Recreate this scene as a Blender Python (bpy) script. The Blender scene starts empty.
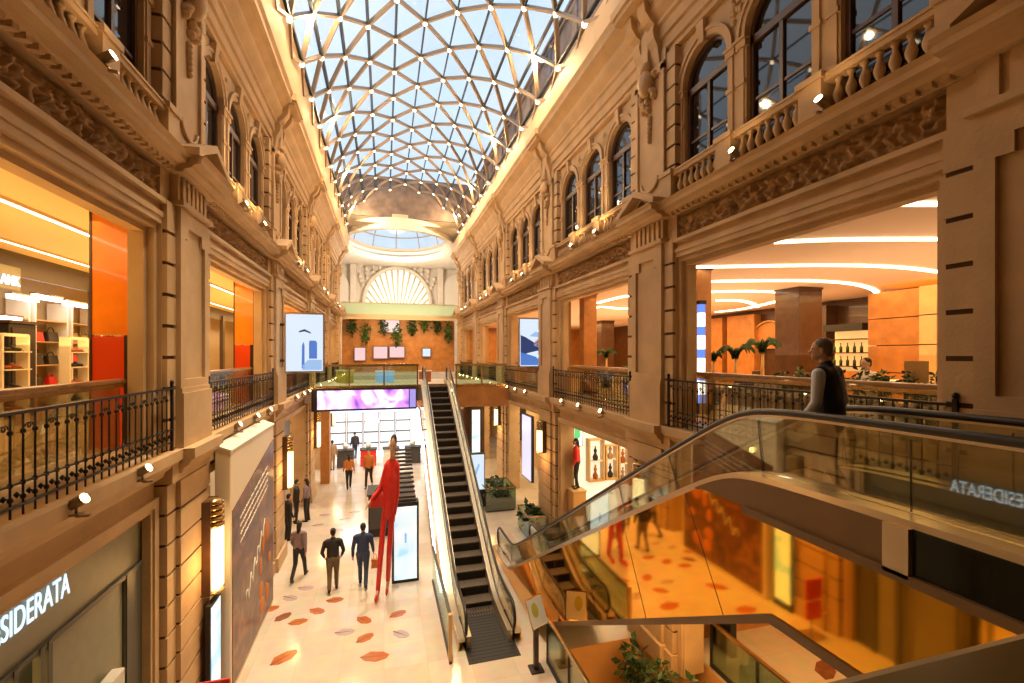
import bpy, bmesh, math, random
from mathutils import Vector, Matrix
from mathutils import noise as mnoise
random.seed(7)
PI = math.pi
scn = bpy.context.scene
COL = scn.collection
R = math.radians
ORD = ['nearest', 'second', 'third', 'fourth', 'fifth', 'sixth', 'seventh', 'eighth', 'ninth', 'tenth', 'eleventh', 'twelfth']

# ------------------------------------------------------------------ camera
CAM_Z = 6.6
YAW = R(15.7)
cd = bpy.data.cameras.new('camera'); cam = bpy.data.objects.new('camera', cd); COL.objects.link(cam)
cam.location = (0, 0, CAM_Z); cam.rotation_euler = (PI/2, 0, -YAW)
cd.sensor_width = 36; cd.lens = 16.0; cd.shift_y = 13.5/1024; cd.clip_start = 0.02; cd.clip_end = 300
scn.camera = cam
CY, SY = math.cos(YAW), math.sin(YAW)
def on_x(px, py, X):
    k = (px-512)/455; zc = X/(k*CY+SY)
    return Vector((X, zc*(CY-k*SY), CAM_Z-(py-355)*zc/455))
def on_y(px, py, Y):
    k = (px-512)/455; zc = Y/(CY-k*SY)
    return Vector((zc*(k*CY+SY), Y, CAM_Z-(py-355)*zc/455))
def on_z(px, py, Z):
    zc = (CAM_Z-Z)*455/(py-355); xc = (px-512)/455*zc
    return Vector((xc*CY+zc*SY, zc*CY-xc*SY, Z))

# ------------------------------------------------------------------ materials
def mat(name, col, rough=.5, metal=0., emit=0., ecol=None, var=0., vscale=6., bump=0., bscale=30., spec=.5, trans=0., alpha=1., coat=0.):
    m = bpy.data.materials.new(name); m.use_nodes = True
    nt = m.node_tree; b = nt.nodes['Principled BSDF']
    b.inputs['Base Color'].default_value = (*col, 1)
    b.inputs['Roughness'].default_value = rough; b.inputs['Metallic'].default_value = metal
    b.inputs['Specular IOR Level'].default_value = spec
    b.inputs['Coat Weight'].default_value = coat
    if trans: b.inputs['Transmission Weight'].default_value = trans
    if emit:
        b.inputs['Emission Color'].default_value = (*(ecol or col), 1); b.inputs['Emission Strength'].default_value = emit
    tc = nt.nodes.new('ShaderNodeTexCoord')
    if var:
        n = nt.nodes.new('ShaderNodeTexNoise'); n.inputs['Scale'].default_value = vscale; n.inputs['Detail'].default_value = 5
        r = nt.nodes.new('ShaderNodeValToRGB')
        r.color_ramp.elements[0].position = .3; r.color_ramp.elements[1].position = .7
        r.color_ramp.elements[0].color = (*[c*(1-var) for c in col], 1); r.color_ramp.elements[1].color = (*[min(1, c*(1+var)) for c in col], 1)
        nt.links.new(tc.outputs['Object'], n.inputs['Vector']); nt.links.new(n.outputs['Fac'], r.inputs['Fac']); nt.links.new(r.outputs['Color'], b.inputs['Base Color'])
    if bump:
        n2 = nt.nodes.new('ShaderNodeTexNoise'); n2.inputs['Scale'].default_value = bscale; n2.inputs['Detail'].default_value = 6
        bp = nt.nodes.new('ShaderNodeBump'); bp.inputs['Strength'].default_value = bump; bp.inputs['Distance'].default_value = .02
        nt.links.new(tc.outputs['Object'], n2.inputs['Vector']); nt.links.new(n2.outputs['Fac'], bp.inputs['Height']); nt.links.new(bp.outputs['Normal'], b.inputs['Normal'])
    return m
def glassy(name, tint=(.95, .98, .96), refl=.12, rough=.02, dif=0., difcol=(1, 1, 1), graze=.6):
    """a thin pane: mostly see-through, with a mirror reflection that grows at grazing angles"""
    m = bpy.data.materials.new(name); m.use_nodes = True; nt = m.node_tree; nt.nodes.clear()
    out = nt.nodes.new('ShaderNodeOutputMaterial'); mix = nt.nodes.new('ShaderNodeMixShader')
    tr = nt.nodes.new('ShaderNodeBsdfTransparent'); tr.inputs['Color'].default_value = (*tint, 1)
    gl = nt.nodes.new('ShaderNodeBsdfGlossy'); gl.inputs['Roughness'].default_value = rough; gl.inputs['Color'].default_value = (1, 1, 1, 1)
    fr = nt.nodes.new('ShaderNodeLayerWeight'); fr.inputs['Blend'].default_value = .35
    ma = nt.nodes.new('ShaderNodeMath'); ma.operation = 'MULTIPLY_ADD'; ma.inputs[1].default_value = graze; ma.inputs[2].default_value = refl; ma.use_clamp = True
    nt.links.new(fr.outputs['Fresnel'], ma.inputs[0]); nt.links.new(ma.outputs[0], mix.inputs['Fac'])
    src = tr
    if dif:
        d = nt.nodes.new('ShaderNodeBsdfTranslucent'); d.inputs['Color'].default_value = (*difcol, 1)
        m2 = nt.nodes.new('ShaderNodeMixShader'); m2.inputs['Fac'].default_value = dif
        nt.links.new(tr.outputs[0], m2.inputs[1]); nt.links.new(d.outputs[0], m2.inputs[2]); src = m2
    nt.links.new(src.outputs[0], mix.inputs[1]); nt.links.new(gl.outputs[0], mix.inputs[2]); nt.links.new(mix.outputs[0], out.inputs['Surface'])
    return m
def tiles(name, c1, c2, mortar, scale, w=1., h=1., rough=.15, msize=.004, offset=0., bias=0.):
    m = bpy.data.materials.new(name); m.use_nodes = True; nt = m.node_tree; b = nt.nodes['Principled BSDF']
    tc = nt.nodes.new('ShaderNodeTexCoord'); br = nt.nodes.new('ShaderNodeTexBrick')
    br.inputs['Color1'].default_value = (*c1, 1); br.inputs['Color2'].default_value = (*c2, 1); br.inputs['Mortar'].default_value = (*mortar, 1)
    br.inputs['Scale'].default_value = scale; br.inputs['Brick Width'].default_value = w; br.inputs['Row Height'].default_value = h
    br.inputs['Mortar Size'].default_value = msize; br.inputs['Bias'].default_value = bias; br.offset = offset
    n = nt.nodes.new('ShaderNodeTexNoise'); n.inputs['Scale'].default_value = 2.5; n.inputs['Detail'].default_value = 8
    mx = nt.nodes.new('ShaderNodeMix'); mx.data_type = 'RGBA'; mx.blend_type = 'MULTIPLY'; mx.inputs[0].default_value = .35
    nt.links.new(tc.outputs['Object'], br.inputs['Vector']); nt.links.new(tc.outputs['Object'], n.inputs['Vector'])
    nt.links.new(br.outputs['Color'], mx.inputs[6]); nt.links.new(n.outputs['Color'], mx.inputs[7]); nt.links.new(mx.outputs[2], b.inputs['Base Color'])
    b.inputs['Roughness'].default_value = rough
    return m
def banded(name, cols, scale, rough=.4, emit=0., axis='Z', distort=0.):
    """bands / blotches of several colours, for screens and printed posters"""
    m = bpy.data.materials.new(name); m.use_nodes = True; nt = m.node_tree; b = nt.nodes['Principled BSDF']
    tc = nt.nodes.new('ShaderNodeTexCoord'); n = nt.nodes.new('ShaderNodeTexNoise'); n.inputs['Scale'].default_value = scale
    n.inputs['Detail'].default_value = 2; n.inputs['Distortion'].default_value = distort
    r = nt.nodes.new('ShaderNodeValToRGB'); r.color_ramp.interpolation = 'EASE'
    while len(r.color_ramp.elements) < len(cols): r.color_ramp.elements.new(.5)
    for i, c in enumerate(cols):
        e = r.color_ramp.elements[i]; e.position = .32+.36*i/(len(cols)-1); e.color = (*c, 1)
    nt.links.new(tc.outputs['Object'], n.inputs['Vector']); nt.links.new(n.outputs['Fac'], r.inputs['Fac'])
    nt.links.new(r.outputs['Color'], b.inputs['Base Color']); b.inputs['Roughness'].default_value = rough
    if emit:
        nt.links.new(r.outputs['Color'], b.inputs['Emission Color']); b.inputs['Emission Strength'].default_value = emit
        b.inputs['Base Color'].default_value = (.02, .02, .02, 1)
    return m

M = {}
M['stone'] = mat('limestone', (.60, .41, .225), .72, var=.12, vscale=1.7, bump=.25, bscale=22)
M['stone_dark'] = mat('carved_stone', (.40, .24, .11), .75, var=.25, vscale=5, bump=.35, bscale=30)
M['stone_pale'] = mat('pale_stone', (.72, .64, .54), .7, var=.08, vscale=2, bump=.15)
M['plaster'] = mat('cream_plaster', (.72, .53, .34), .65, var=.04, vscale=1.2)
M['white_plaster'] = mat('white_plaster', (.82, .76, .66), .6)
M['joint'] = mat('stone_joint', (.10, .055, .025), .9)
M['iron'] = mat('wrought_iron', (.022, .018, .016), .42, .6)
M['brass'] = mat('brass_rail', (.55, .36, .15), .25, .9, var=.1)
M['wood_rail'] = mat('varnished_wood', (.30, .15, .06), .28, var=.25, vscale=9, coat=.4)
M['wood_dark'] = mat('dark_wood', (.075, .032, .014), .35, var=.25, vscale=4, coat=.3)
M['wood_orange'] = mat('orange_wood', (.52, .22, .06), .4, var=.18, vscale=3)
M['wood_pale'] = mat('pale_wood', (.66, .42, .18), .4, var=.1, vscale=3)
M['window_wood'] = mat('window_wood', (.10, .052, .03), .4)
M['floor'] = tiles('marble_tiles', (.80, .70, .58), (.72, .60, .47), (.62, .52, .41), 1., .9, .9, .12)
M['floor_gold'] = tiles('gold_tiles', (.72, .50, .24), (.66, .44, .20), (.4, .26, .12), 1., .9, .9, .2)
M['floor_dark'] = tiles('dark_tiles', (.22, .15, .09), (.18, .12, .08), (.06, .04, .03), 1., .8, .8, .25)
M['steel'] = mat('brushed_steel', (.62, .55, .46), .24, 1., var=.08)
M['deck_metal'] = mat('champagne_metal', (.70, .58, .42), .3, .85)
M['mirror_bronze'] = mat('bronze_mirror', (1., .48, .05), .05, 1.)
M['brown_panel'] = mat('brown_panel', (.20, .115, .05), .45, var=.12, vscale=2)
M['black_gloss'] = mat('black_glass', (.012, .012, .011), .06, spec=.6)
M['rubber'] = mat('black_rubber', (.018, .016, .015), .38)
M['step'] = mat('step_tread', (.15, .115, .085), .5, .5, var=.2, vscale=14)
M['riser'] = mat('step_riser', (.03, .025, .022), .5, .4)
M['glass'] = glassy('clear_glass', (.84, .85, .74), .10)
M['glass_green'] = glassy('greenish_glass', (.75, .9, .8), .10)
M['sky_glass'] = glassy('roof_glass', (.97, .985, 1.), .01, graze=.06)
M['dome_glass'] = glassy('frosted_dome_glass', (.95, .97, 1.), .02, dif=.75, graze=.1)
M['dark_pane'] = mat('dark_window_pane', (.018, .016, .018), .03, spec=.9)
M['shop_glass'] = glassy('shop_glass', (.9, .92, .88), .08)
M['lamp_warm'] = mat('warm_bulb', (1, .75, .4), emit=30, ecol=(1, .72, .36))
M['lamp_node'] = mat('node_bulb', (1, .85, .6), emit=6, ecol=(1, .86, .6))
M['diffuser'] = mat('sconce_diffuser', (1, .85, .5), emit=2.3, ecol=(1, .80, .40))
M['led'] = mat('led_strip', (1, .85, .6), emit=6.5, ecol=(1, .82, .52))
M['led_white'] = mat('white_led', (.9, .95, 1), emit=5, ecol=(.85, .92, 1))
M['letter'] = mat('lit_letter', (.8, .9, 1), emit=1.25, ecol=(.55, .80, 1))
M['spot_body'] = mat('spot_housing', (.35, .26, .16), .4, .6)
M['black'] = mat('matt_black', (.02, .018, .017), .6)
M['dark_grey'] = mat('dark_grey', (.07, .065, .06), .5)
M['rib_warm'] = mat('champagne_rib', (.36, .27, .19), .5, .3)
M['rib_dark'] = mat('dark_rib', (.035, .045, .065), .5, .3)
M['leaf'] = mat('green_leaf', (.055, .13, .025), .5, var=.4, vscale=8)
M['leaf_dark'] = mat('dark_leaf', (.03, .075, .02), .5, var=.4, vscale=8)
M['soil'] = mat('potting_soil', (.05, .03, .02), .9)
M['decal'] = mat('rust_inlay', (.45, .13, .035), .22, var=.15)
M['decal_brown'] = mat('brown_inlay', (.23, .085, .04), .25, var=.2)
M['decal_grey'] = mat('mauve_inlay', (.46, .36, .36), .22, var=.1)
M['orange_panel'] = mat('orange_glass', (.92, .28, .02), .12, var=.05, coat=.6)
M['red_panel'] = mat('red_orange_glass', (.85, .095, .02), .14, coat=.6)
M['red'] = mat('red_cloth', (.72, .025, .02), .45, var=.12)
M['red_bright'] = mat('red_sign_panel', (.75, .04, .02), .4)
M['greige'] = mat('grey_green_panel', (.30, .29, .20), .5, var=.05)
M['greige_dark'] = mat('dark_olive_panel', (.10, .095, .07), .5)
M['cream_fascia'] = mat('cream_fascia', (.86, .74, .55), .5)
M['poster_brown'] = banded('brown_poster', [(.07, .022, .012), (.15, .055, .028), (.30, .12, .05)], 1.6, .3, distort=1.2)
M['poster_dark_red'] = banded('dark_red_display', [(.05, .012, .008), (.30, .05, .015), (.55, .16, .04)], 9, .35, distort=1.)
M['screen_blue'] = mat('pale_blue_screen', (.02, .02, .02), .2, emit=1.0, ecol=(.74, .86, 1))
M['screen_img'] = mat('blue_image', (.02, .02, .02), .2, emit=.8, ecol=(.10, .26, .75))
M['screen_mid'] = mat('mid_blue_image', (.02, .02, .02), .2, emit=.9, ecol=(.38, .6, .95))
M['screen_dark'] = mat('navy_image', (.02, .02, .02), .2, emit=.35, ecol=(.06, .13, .42))
M['screen_purple'] = banded('purple_screen', [(.16, .02, .42), (.55, .28, .95), (.95, .85, 1.), (.45, .18, .85)], .55, .2, emit=1.15, distort=1.5)
M['screen_totem'] = banded('icy_screen', [(.35, .72, .95), (.70, .9, 1.), (.92, .98, 1.)], 1.6, .2, emit=.85)
M['screen_green'] = mat('green_image', (.02, .02, .02), .2, emit=1.0, ecol=(.15, .8, .22))
M['screen_pink'] = mat('pink_image', (.02, .02, .02), .2, emit=1.0, ecol=(.95, .62, .62))
M['bright_wall'] = mat('lit_shop_wall', (.88, .84, .76), .5)
M['bag_dark'] = mat('dark_leather', (.03, .022, .02), .45)
M['bag_tan'] = mat('tan_leather', (.42, .28, .15), .5)
M['paper'] = mat('paper', (.86, .82, .72), .6)
M['yellow_print'] = mat('yellow_print', (.62, .55, .10), .5)
M['skin'] = mat('skin', (.60, .36, .24), .55, var=.06)
M['hair_dark'] = mat('dark_hair', (.022, .014, .01), .6)
M['hair_grey'] = mat('grey_hair', (.20, .16, .13), .6)
M['navy'] = mat('navy_cloth', (.018, .022, .04), .75, var=.2)
M['blue_cloth'] = mat('blue_cloth', (.035, .06, .15), .75, var=.15)
M['denim'] = mat('denim', (.05, .085, .17), .8, var=.15)
M['shirt'] = mat('pale_blue_shirt', (.74, .80, .95), .7, var=.05)
M['charcoal'] = mat('charcoal_cloth', (.03, .026, .024), .8, var=.2)
M['khaki'] = mat('khaki_cloth', (.17, .125, .06), .8, var=.15)
M['mauve'] = mat('mauve_cloth', (.27, .19, .20), .8, var=.15)
M['white_cloth'] = mat('white_cloth', (.78, .72, .64), .75)
M['orange_cloth'] = mat('orange_cloth', (.62, .22, .05), .75)
M['tan_cloth'] = mat('tan_cloth', (.42, .27, .14), .75)
M['orange_stucco'] = mat('orange_stucco', (.72, .40, .15), .65, var=.06, vscale=3)
M['olive_metal'] = mat('olive_bronze', (.13, .09, .018), .3, .3, var=.2, vscale=2)
M['roof_dark'] = mat('roof_block', (.20, .15, .13), .8, var=.35, vscale=1.5)
M['bottle'] = mat('green_bottle', (.06, .10, .04), .15)
M['blue_stripe'] = mat('blue_lit_band', (.05, .1, .5), .3, emit=1.1, ecol=(.12, .28, .95))
M['white_stripe'] = mat('white_lit_band', (.9, .95, 1), .3, emit=2.4, ecol=(.85, .92, 1))

# ------------------------------------------------------------------ mesh builder
class MB:
    def __init__(s): s.v = []; s.f = []; s.sm = []
    def add(s, vs, fs, smooth=False):
        n = len(s.v); s.v += [tuple(p) for p in vs]
        s.f += [tuple(i+n for i in q) for q in fs]; s.sm += [smooth]*len(fs); return s
    def box(s, x0, x1, y0, y1, z0, z1, rz=0., piv=None):
        vs = [(x, y, z) for z in (z0, z1) for y in (y0, y1) for x in (x0, x1)]
        if rz:
            c = piv or ((x0+x1)/2, (y0+y1)/2); ca, sa = math.cos(rz), math.sin(rz)
            vs = [(c[0]+(x-c[0])*ca-(y-c[1])*sa, c[1]+(x-c[0])*sa+(y-c[1])*ca, z) for x, y, z in vs]
        return s.add(vs, [(0, 2, 3, 1), (4, 5, 7, 6), (0, 1, 5, 4), (2, 6, 7, 3), (0, 4, 6, 2), (1, 3, 7, 5)])
    def prism(s, a, b, smooth=False):
        """two matching outlines joined into a closed solid"""
        n = len(a); fs = [tuple(range(n))[::-1], tuple(range(n, 2*n))]
        s.add(list(a)+list(b), fs); k = len(s.v)-2*n
        s.f += [(k+i, k+(i+1) % n, k+n+(i+1) % n, k+n+i) for i in range(n)]; s.sm += [smooth]*n; return s
    def tube(s, pts, r, seg=8, closed=False, cap=True, squash=1.):
        P = [Vector(p) for p in pts]; n = len(P); vs = []; rr = r if hasattr(r, '__len__') else [r]*n
        ref = None
        for i in range(n):
            a = P[i-1] if (i > 0 or closed) else P[i]; b = P[(i+1) % n] if (i < n-1 or closed) else P[i]
            t = (b-a); t = t.normalized() if t.length > 1e-9 else Vector((0, 0, 1))
            if ref is None: ref = Vector((1, 0, 0)) if abs(t.x) < .9 else Vector((0, 1, 0))
            u = (ref-t*ref.dot(t)); u = u.normalized() if u.length > 1e-6 else t.orthogonal().normalized()
            w = t.cross(u); ref = u
            for k in range(seg):
                an = 2*PI*k/seg; vs.append(P[i]+u*rr[i]*math.cos(an)+w*rr[i]*squash*math.sin(an))
        fs = []
        for i in range(n if closed else n-1):
            j = (i+1) % n
            for k in range(seg): fs.append((i*seg+k, i*seg+(k+1) % seg, j*seg+(k+1) % seg, j*seg+k))
        s.add(vs, fs, True)
        if cap and not closed:
            m = len(s.v)-len(vs); s.f += [tuple(m+k for k in range(seg))[::-1], tuple(m+(n-1)*seg+k for k in range(seg))]; s.sm += [False]*2
        return s
    def lathe(s, prof, c, seg=12, smooth=True, sx=1., sy=1.):
        vs = []; fs = []; n = len(prof)
        for r, z in prof:
            for k in range(seg): vs.append((c[0]+sx*r*math.cos(2*PI*k/seg), c[1]+sy*r*math.sin(2*PI*k/seg), c[2]+z))
        for i in range(n-1):
            for k in range(seg): fs.append((i*seg+k, i*seg+(k+1) % seg, (i+1)*seg+(k+1) % seg, (i+1)*seg+k))
        s.add(vs, fs, smooth); m = len(s.v)-len(vs)
        s.f += [tuple(m+k for k in range(seg))[::-1], tuple(m+(n-1)*seg+k for k in range(seg))]; s.sm += [False]*2
        return s
    def ell(s, c, r, seg=10, rings=6, rot=None):
        vs = [(0, 0, -1)]; fs = []
        for i in range(1, rings):
            ph = -PI/2+PI*i/rings
            for k in range(seg): vs.append((math.cos(ph)*math.cos(2*PI*k/seg), math.cos(ph)*math.sin(2*PI*k/seg), math.sin(ph)))
        vs.append((0, 0, 1)); top = len(vs)-1
        for k in range(seg): fs.append((0, 1+(k+1) % seg, 1+k))
        for i in range(rings-2):
            for k in range(seg):
                a = 1+i*seg; fs.append((a+k, a+(k+1) % seg, a+seg+(k+1) % seg, a+seg+k))
        a = 1+(rings-2)*seg
        for k in range(seg): fs.append((a+k, a+(k+1) % seg, top))
        m = rot or Matrix.Identity(3)
        return s.add([Vector(c)+m @ Vector((v[0]*r[0], v[1]*r[1], v[2]*r[2])) for v in vs], fs, True)
    def cone(s, a, b, ra, rb, seg=10, balls=True):
        """a tapered limb with rounded ends"""
        a, b = Vector(a), Vector(b); t = (b-a)
        if t.length < 1e-6: return s.ell(a, (ra,)*3)
        n = 3; pts = []; rad = []
        t.normalize()
        for i in range(3):
            q = PI/2*(i+.25)/3; pts.append(a-t*ra*math.cos(q)); rad.append(ra*math.sin(q))
        pts.append(a); rad.append(ra); pts.append(b); rad.append(rb)
        for i in (2, 1, 0):
            q = PI/2*(i+.25)/3; pts.append(b+t*rb*math.cos(q)); rad.append(rb*math.sin(q))
        return s.tube(pts, rad, seg)
    def mesh(s, name, off=None):
        me = bpy.data.meshes.new(name)
        vs = s.v if off is None else [(x-off[0], y-off[1], z-off[2]) for x, y, z in s.v]
        me.from_pydata(vs, [], s.f); me.polygons.foreach_set('use_smooth', s.sm)
        bm = bmesh.new(); bm.from_mesh(me); bmesh.ops.recalc_face_normals(bm, faces=bm.faces); bm.to_mesh(me); bm.free()
        me.update(); return me
    def build(s, name, m, parent=None, loc=None, bevel=0.):
        off = wloc(parent) if parent else loc
        me = s.mesh(name, off); me.materials.append(M[m] if isinstance(m, str) else m)
        o = bpy.data.objects.new(name, me); COL.objects.link(o)
        if parent: o.parent = parent
        elif loc is not None: o.location = loc
        if bevel:
            b = o.modifiers.new('bevel', 'BEVEL'); b.width = bevel; b.segments = 2; b.limit_method = 'ANGLE'
        return o
def wloc(o):
    v = Vector((0, 0, 0))
    while o: v = v+o.location; o = o.parent
    return v
def tag(o, label, cat, group=None, kind=None):
    o['label'] = label; o['category'] = cat
    if group: o['group'] = group
    if kind: o['kind'] = kind
    return o
def thing(name, label, cat, loc, group=None, rz=0.):
    o = bpy.data.objects.new(name, None); COL.objects.link(o); o.location = loc; o.rotation_euler.z = rz; o.empty_display_size = .1
    return tag(o, label, cat, group)
def struct(o, label=None, cat=None):
    o['kind'] = 'structure'
    if label: o['label'] = label
    o['category'] = cat or o.name.split('_')[0].split('.')[0]
    return o
def dup(o, loc, label=None, rz=None):
    r = o.copy(); COL.objects.link(r); r.location = loc
    if rz is not None: r.rotation_euler.z = rz
    if label: r['label'] = label
    for c in list(o.children):
        d = c.copy(); COL.objects.link(d); d.parent = r
        for g in list(c.children):
            e = g.copy(); COL.objects.link(e); e.parent = d
    return r
def light(kind, loc, energy, color, size=.2, rot=None, size_y=None, spot=None, blend=.6, aim=None):
    l = bpy.data.lights.new('lamp_light', kind); l.energy = energy; l.color = color
    if kind == 'AREA':
        l.size = size
        if size_y: l.shape = 'RECTANGLE'; l.size_y = size_y
    elif kind == 'SUN': l.angle = size
    else: l.shadow_soft_size = size
    if kind == 'SPOT': l.spot_size = spot; l.spot_blend = blend
    o = bpy.data.objects.new('lamp_light', l); COL.objects.link(o); o.location = loc
    if aim is not None: o.rotation_euler = (Vector(aim)-Vector(loc)).to_track_quat('-Z', 'Y').to_euler()
    elif rot: o.rotation_euler = rot
    return o
WARM = (1., .64, .29); AMBER = (1., .50, .15); SOFT = (1., .78, .52)
def text_mesh(txt, size, extrude=.01, sx=1.):
    c = bpy.data.curves.new('txt', 'FONT'); c.body = txt; c.size = size; c.extrude = extrude; c.align_x = 'LEFT'
    o = bpy.data.objects.new('txt', c); COL.objects.link(o); bpy.context.view_layer.update()
    dg = bpy.context.evaluated_depsgraph_get(); me = bpy.data.meshes.new_from_object(o.evaluated_get(dg))
    bpy.data.objects.remove(o)
    for v in me.vertices: v.co.x *= sx
    return me

# ------------------------------------------------------------------ the two facades
FX = {-1: -3.15, 1: 5.7}
SIDE = {-1: 'left', 1: 'right'}
def X(s, d): return FX[s]+s*d
PK = {-1: [1.75, 8.5, 15.25, 22., 28.75, 35.5], 1: [1.95, 8.5, 15.25, 22., 28.75, 35.5]}
PW = 1.2
NB = 5
def bxs(mb, s, d0, d1, y0, y1, z0, z1): mb.box(min(X(s, d0), X(s, d1)), max(X(s, d0), X(s, d1)), y0, y1, z0, z1)
def mould(mb, s, prof, y0, y1):
    mb.prism([(X(s, d), y0, z) for d, z in prof], [(X(s, d), y1, z) for d, z in prof])
def arc_pts(yc, zs, r, n=14): return [(yc+r*math.cos(PI*k/n), zs+r*math.sin(PI*k/n)) for k in range(n+1)]
def arch_ring(mb, s, yc, zs, r0, r1, d0, d1, leg=0., n=14):
    a = arc_pts(yc, zs, r0, n); b = arc_pts(yc, zs, r1, n)
    if leg: a = [(yc+r0, zs-leg)]+a+[(yc-r0, zs-leg)]; b = [(yc+r1, zs-leg)]+b+[(yc-r1, zs-leg)]
    vs = []
    for (ya, za), (yb, zb) in zip(a, b): vs += [(X(s, d0), ya, za), (X(s, d0), yb, zb), (X(s, d1), yb, zb), (X(s, d1), ya, za)]
    fs = [(0, 1, 2, 3)]; m = len(a)
    for i in range(m-1):
        for k in range(4): fs.append((4*i+k, 4*i+(k+1) % 4, 4*i+4+(k+1) % 4, 4*i+4+k))
    fs.append(tuple(4*(m-1)+k for k in range(4))); mb.add(vs, fs)
def frame_rect(mb, s, d0, d1, y0, y1, z0, z1, w, bottom=False):
    bxs(mb, s, d0, d1, y0-w, y0, z0, z1+w); bxs(mb, s, d0, d1, y1, y1+w, z0, z1+w); bxs(mb, s, d0, d1, y0, y1, z1, z1+w)
    if bottom: bxs(mb, s, d0, d1, y0-w, y1+w, z0-w, z0)
def quoins(mb, jm, s, d, y0, y1, z0, z1, h=.46, g=.055):
    bxs(jm, s, d+.03, d+.2, y0+.01, y1-.01, z0, z1)
    n = max(1, round((z1-z0)/h)); hh = (z1-z0)/n
    for i in range(n): bxs(mb, s, d, d+.2, y0, y1, z0+i*hh+g/2, z0+(i+1)*hh-g/2)
W_OFF = (-1.68, 0., 1.68); WW = .62; ZS = 12.1; ZSILL = 9.8
lights_floods = []
win_n = 0
proto_bal = None
baluster_prof = [(r_, z_*.58) for r_, z_ in [(.055, 0), (.055, .05), (.035, .07), (.03, .12), (.06, .25), (.066, .32), (.05, .42), (.03, .52), (.028, .60), (.045, .63), (.05, .66), (.05, .70)]]
def facade(s):
    global win_n, proto_bal
    nm = SIDE[s]; pk = PK[s]
    w = MB(); jm = MB(); par = None
    Y0, Y1 = -2.6, 36.7
    # piers, ground and first floor
    pil = []
    for k, y in enumerate(pk):
        p = MB(); j = MB()
        # ground storey, coursed
        bxs(p, s, -.07, .8, y-.06, y+PW+.06, 0, .42)
        bxs(j, s, .03, .8, y+.02, y+PW-.02, .42, 4.6)
        for i in range(9): bxs(p, s, 0, .8, y, y+PW, .42+i*.464+.022, .42+(i+1)*.464-.022)
        bxs(p, s, .0, .7, y-.3, y+PW+.3, 4.6, 4.9)
        for a, b in ((y-.3, y), (y+PW, y+PW+.3)):
            bxs(p, s, .02, .8, a-.03, b+.03, 0, .36)
            bxs(j, s, .11, .8, a+.01, b-.01, .36, 4.6)
            for i in range(9): bxs(p, s, .07, .8, a, b, .36+i*.47+.022, .36+(i+1)*.47-.022)
        # first floor: pedestal, panelled shaft, quoin strips
        bxs(p, s, -.05, .8, y-.02, y+PW+.02, 5.1, 5.98); bxs(p, s, -.02, .8, y, y+PW, 5.98, 6.06)
        bxs(p, s, .05, .8, y, y+PW, 6.06, 9.05)
        for a, b in ((y, y+.17), (y+PW-.17, y+PW)): bxs(p, s, 0, .05, a, b, 6.06, 9.05)
        bxs(p, s, 0, .05, y+.17, y+PW-.17, 8.72, 9.05); bxs(p, s, 0, .05, y+.17, y+PW-.17, 6.06, 6.2)
        for a, b in ((y+.17, y+.31), (y+PW-.31, y+PW-.17)): bxs(p, s, .001, .05, a, b, 8.52, 8.72)
        for a, b in ((y-.3, y), (y+PW, y+PW+.3)): quoins(p, j, s, .07, a, b, 5.1, 9.0)
        # entablature block with flutes
        bxs(p, s, -.06, .8, y-.06, y+PW+.06, 9.0, 9.08)
        bxs(p, s, .04, .8, y, y+PW, 9.08, 9.52)
        for i in range(6): bxs(p, s, 0, .05, y+.1+i*.18, y+.2+i*.18, 9.1, 9.5)
        bxs(p, s, .16, .8, y-.32, y+PW+.32, 9.0, 9.5)
        # upper storey: panel, quoins
        bxs(p, s, .12, .8, y+.02, y+PW-.02, 9.75, 13.25)
        for a, b in ((y+.02, y+.14), (y+PW-.14, y+PW-.02)): bxs(p, s, .07, .13, a, b, 10.2, 12.9)
        bxs(p, s, .07, .13, y+.02, y+PW-.02, 9.75, 10.2); bxs(p, s, .07, .13, y+.02, y+PW-.02, 12.78, 12.95)
        for a, b in ((y-.28, y+.02), (y+PW-.02, y+PW+.28)): quoins(p, j, s, .14, a, b, 9.75, 13.1, .4)
        pil.append((p, j))
    # wall sheets of each bay
    bays = [(pk[b]+PW, pk[b+1]) for b in range(NB)]
    for b, (y0, y1) in enumerate(bays):
        o0, o1 = y0+.32, y1-.32
        # ground storey
        bxs(w, s, .25, .7, y0+.28, o0+.15, 0, 4.3); bxs(w, s, .25, .7, o1-.15, y1-.28, 0, 4.3)
        bxs(w, s, .25, .6, y0, y1, 4.3, 4.78)
        g0, g1 = o0+.15, o1-.15
        frame_rect(w, s, .16, .3, g0, g1, 0, 4.3, .13); frame_rect(w, s, .19, .30, g0+.06, g1-.06, 0, 4.24, .06)
        # first floor opening: frame, three-step architrave
        frame_rect(w, s, .14, .5, o0, o1, 5.1, 8.62, .10); frame_rect(w, s, .20, .5, o0+.09, o1-.09, 5.1, 8.53, .09); frame_rect(w, s, .3, .5, o0+.17, o1-.17, 5.1, 8.45, .08)
        bxs(w, s, .12, .55, y0, y1, 8.72, 8.80); bxs(w, s, .17, .55, y0, y1, 8.80, 8.93); bxs(w, s, .08, .55, y0, y1, 8.93, 9.0)
        bxs(w, s, .28, .55, y0, y1, 9.0, 9.55)
        # arched window storey
        ym = (y0+y1)/2; cols = [ym+o for o in W_OFF]
        def q(pts, d=.3): w.add([(X(s, d), a, c) for a, c in pts], [tuple(range(len(pts)))])
        H = .84; zt = 13.15
        q([(y0, ZSILL-.1), (cols[0]-H, ZSILL-.1), (cols[0]-H, zt), (y0, zt)]); q([(cols[2]+H, ZSILL-.1), (y1, ZSILL-.1), (y1, zt), (cols[2]+H, zt)])
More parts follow.
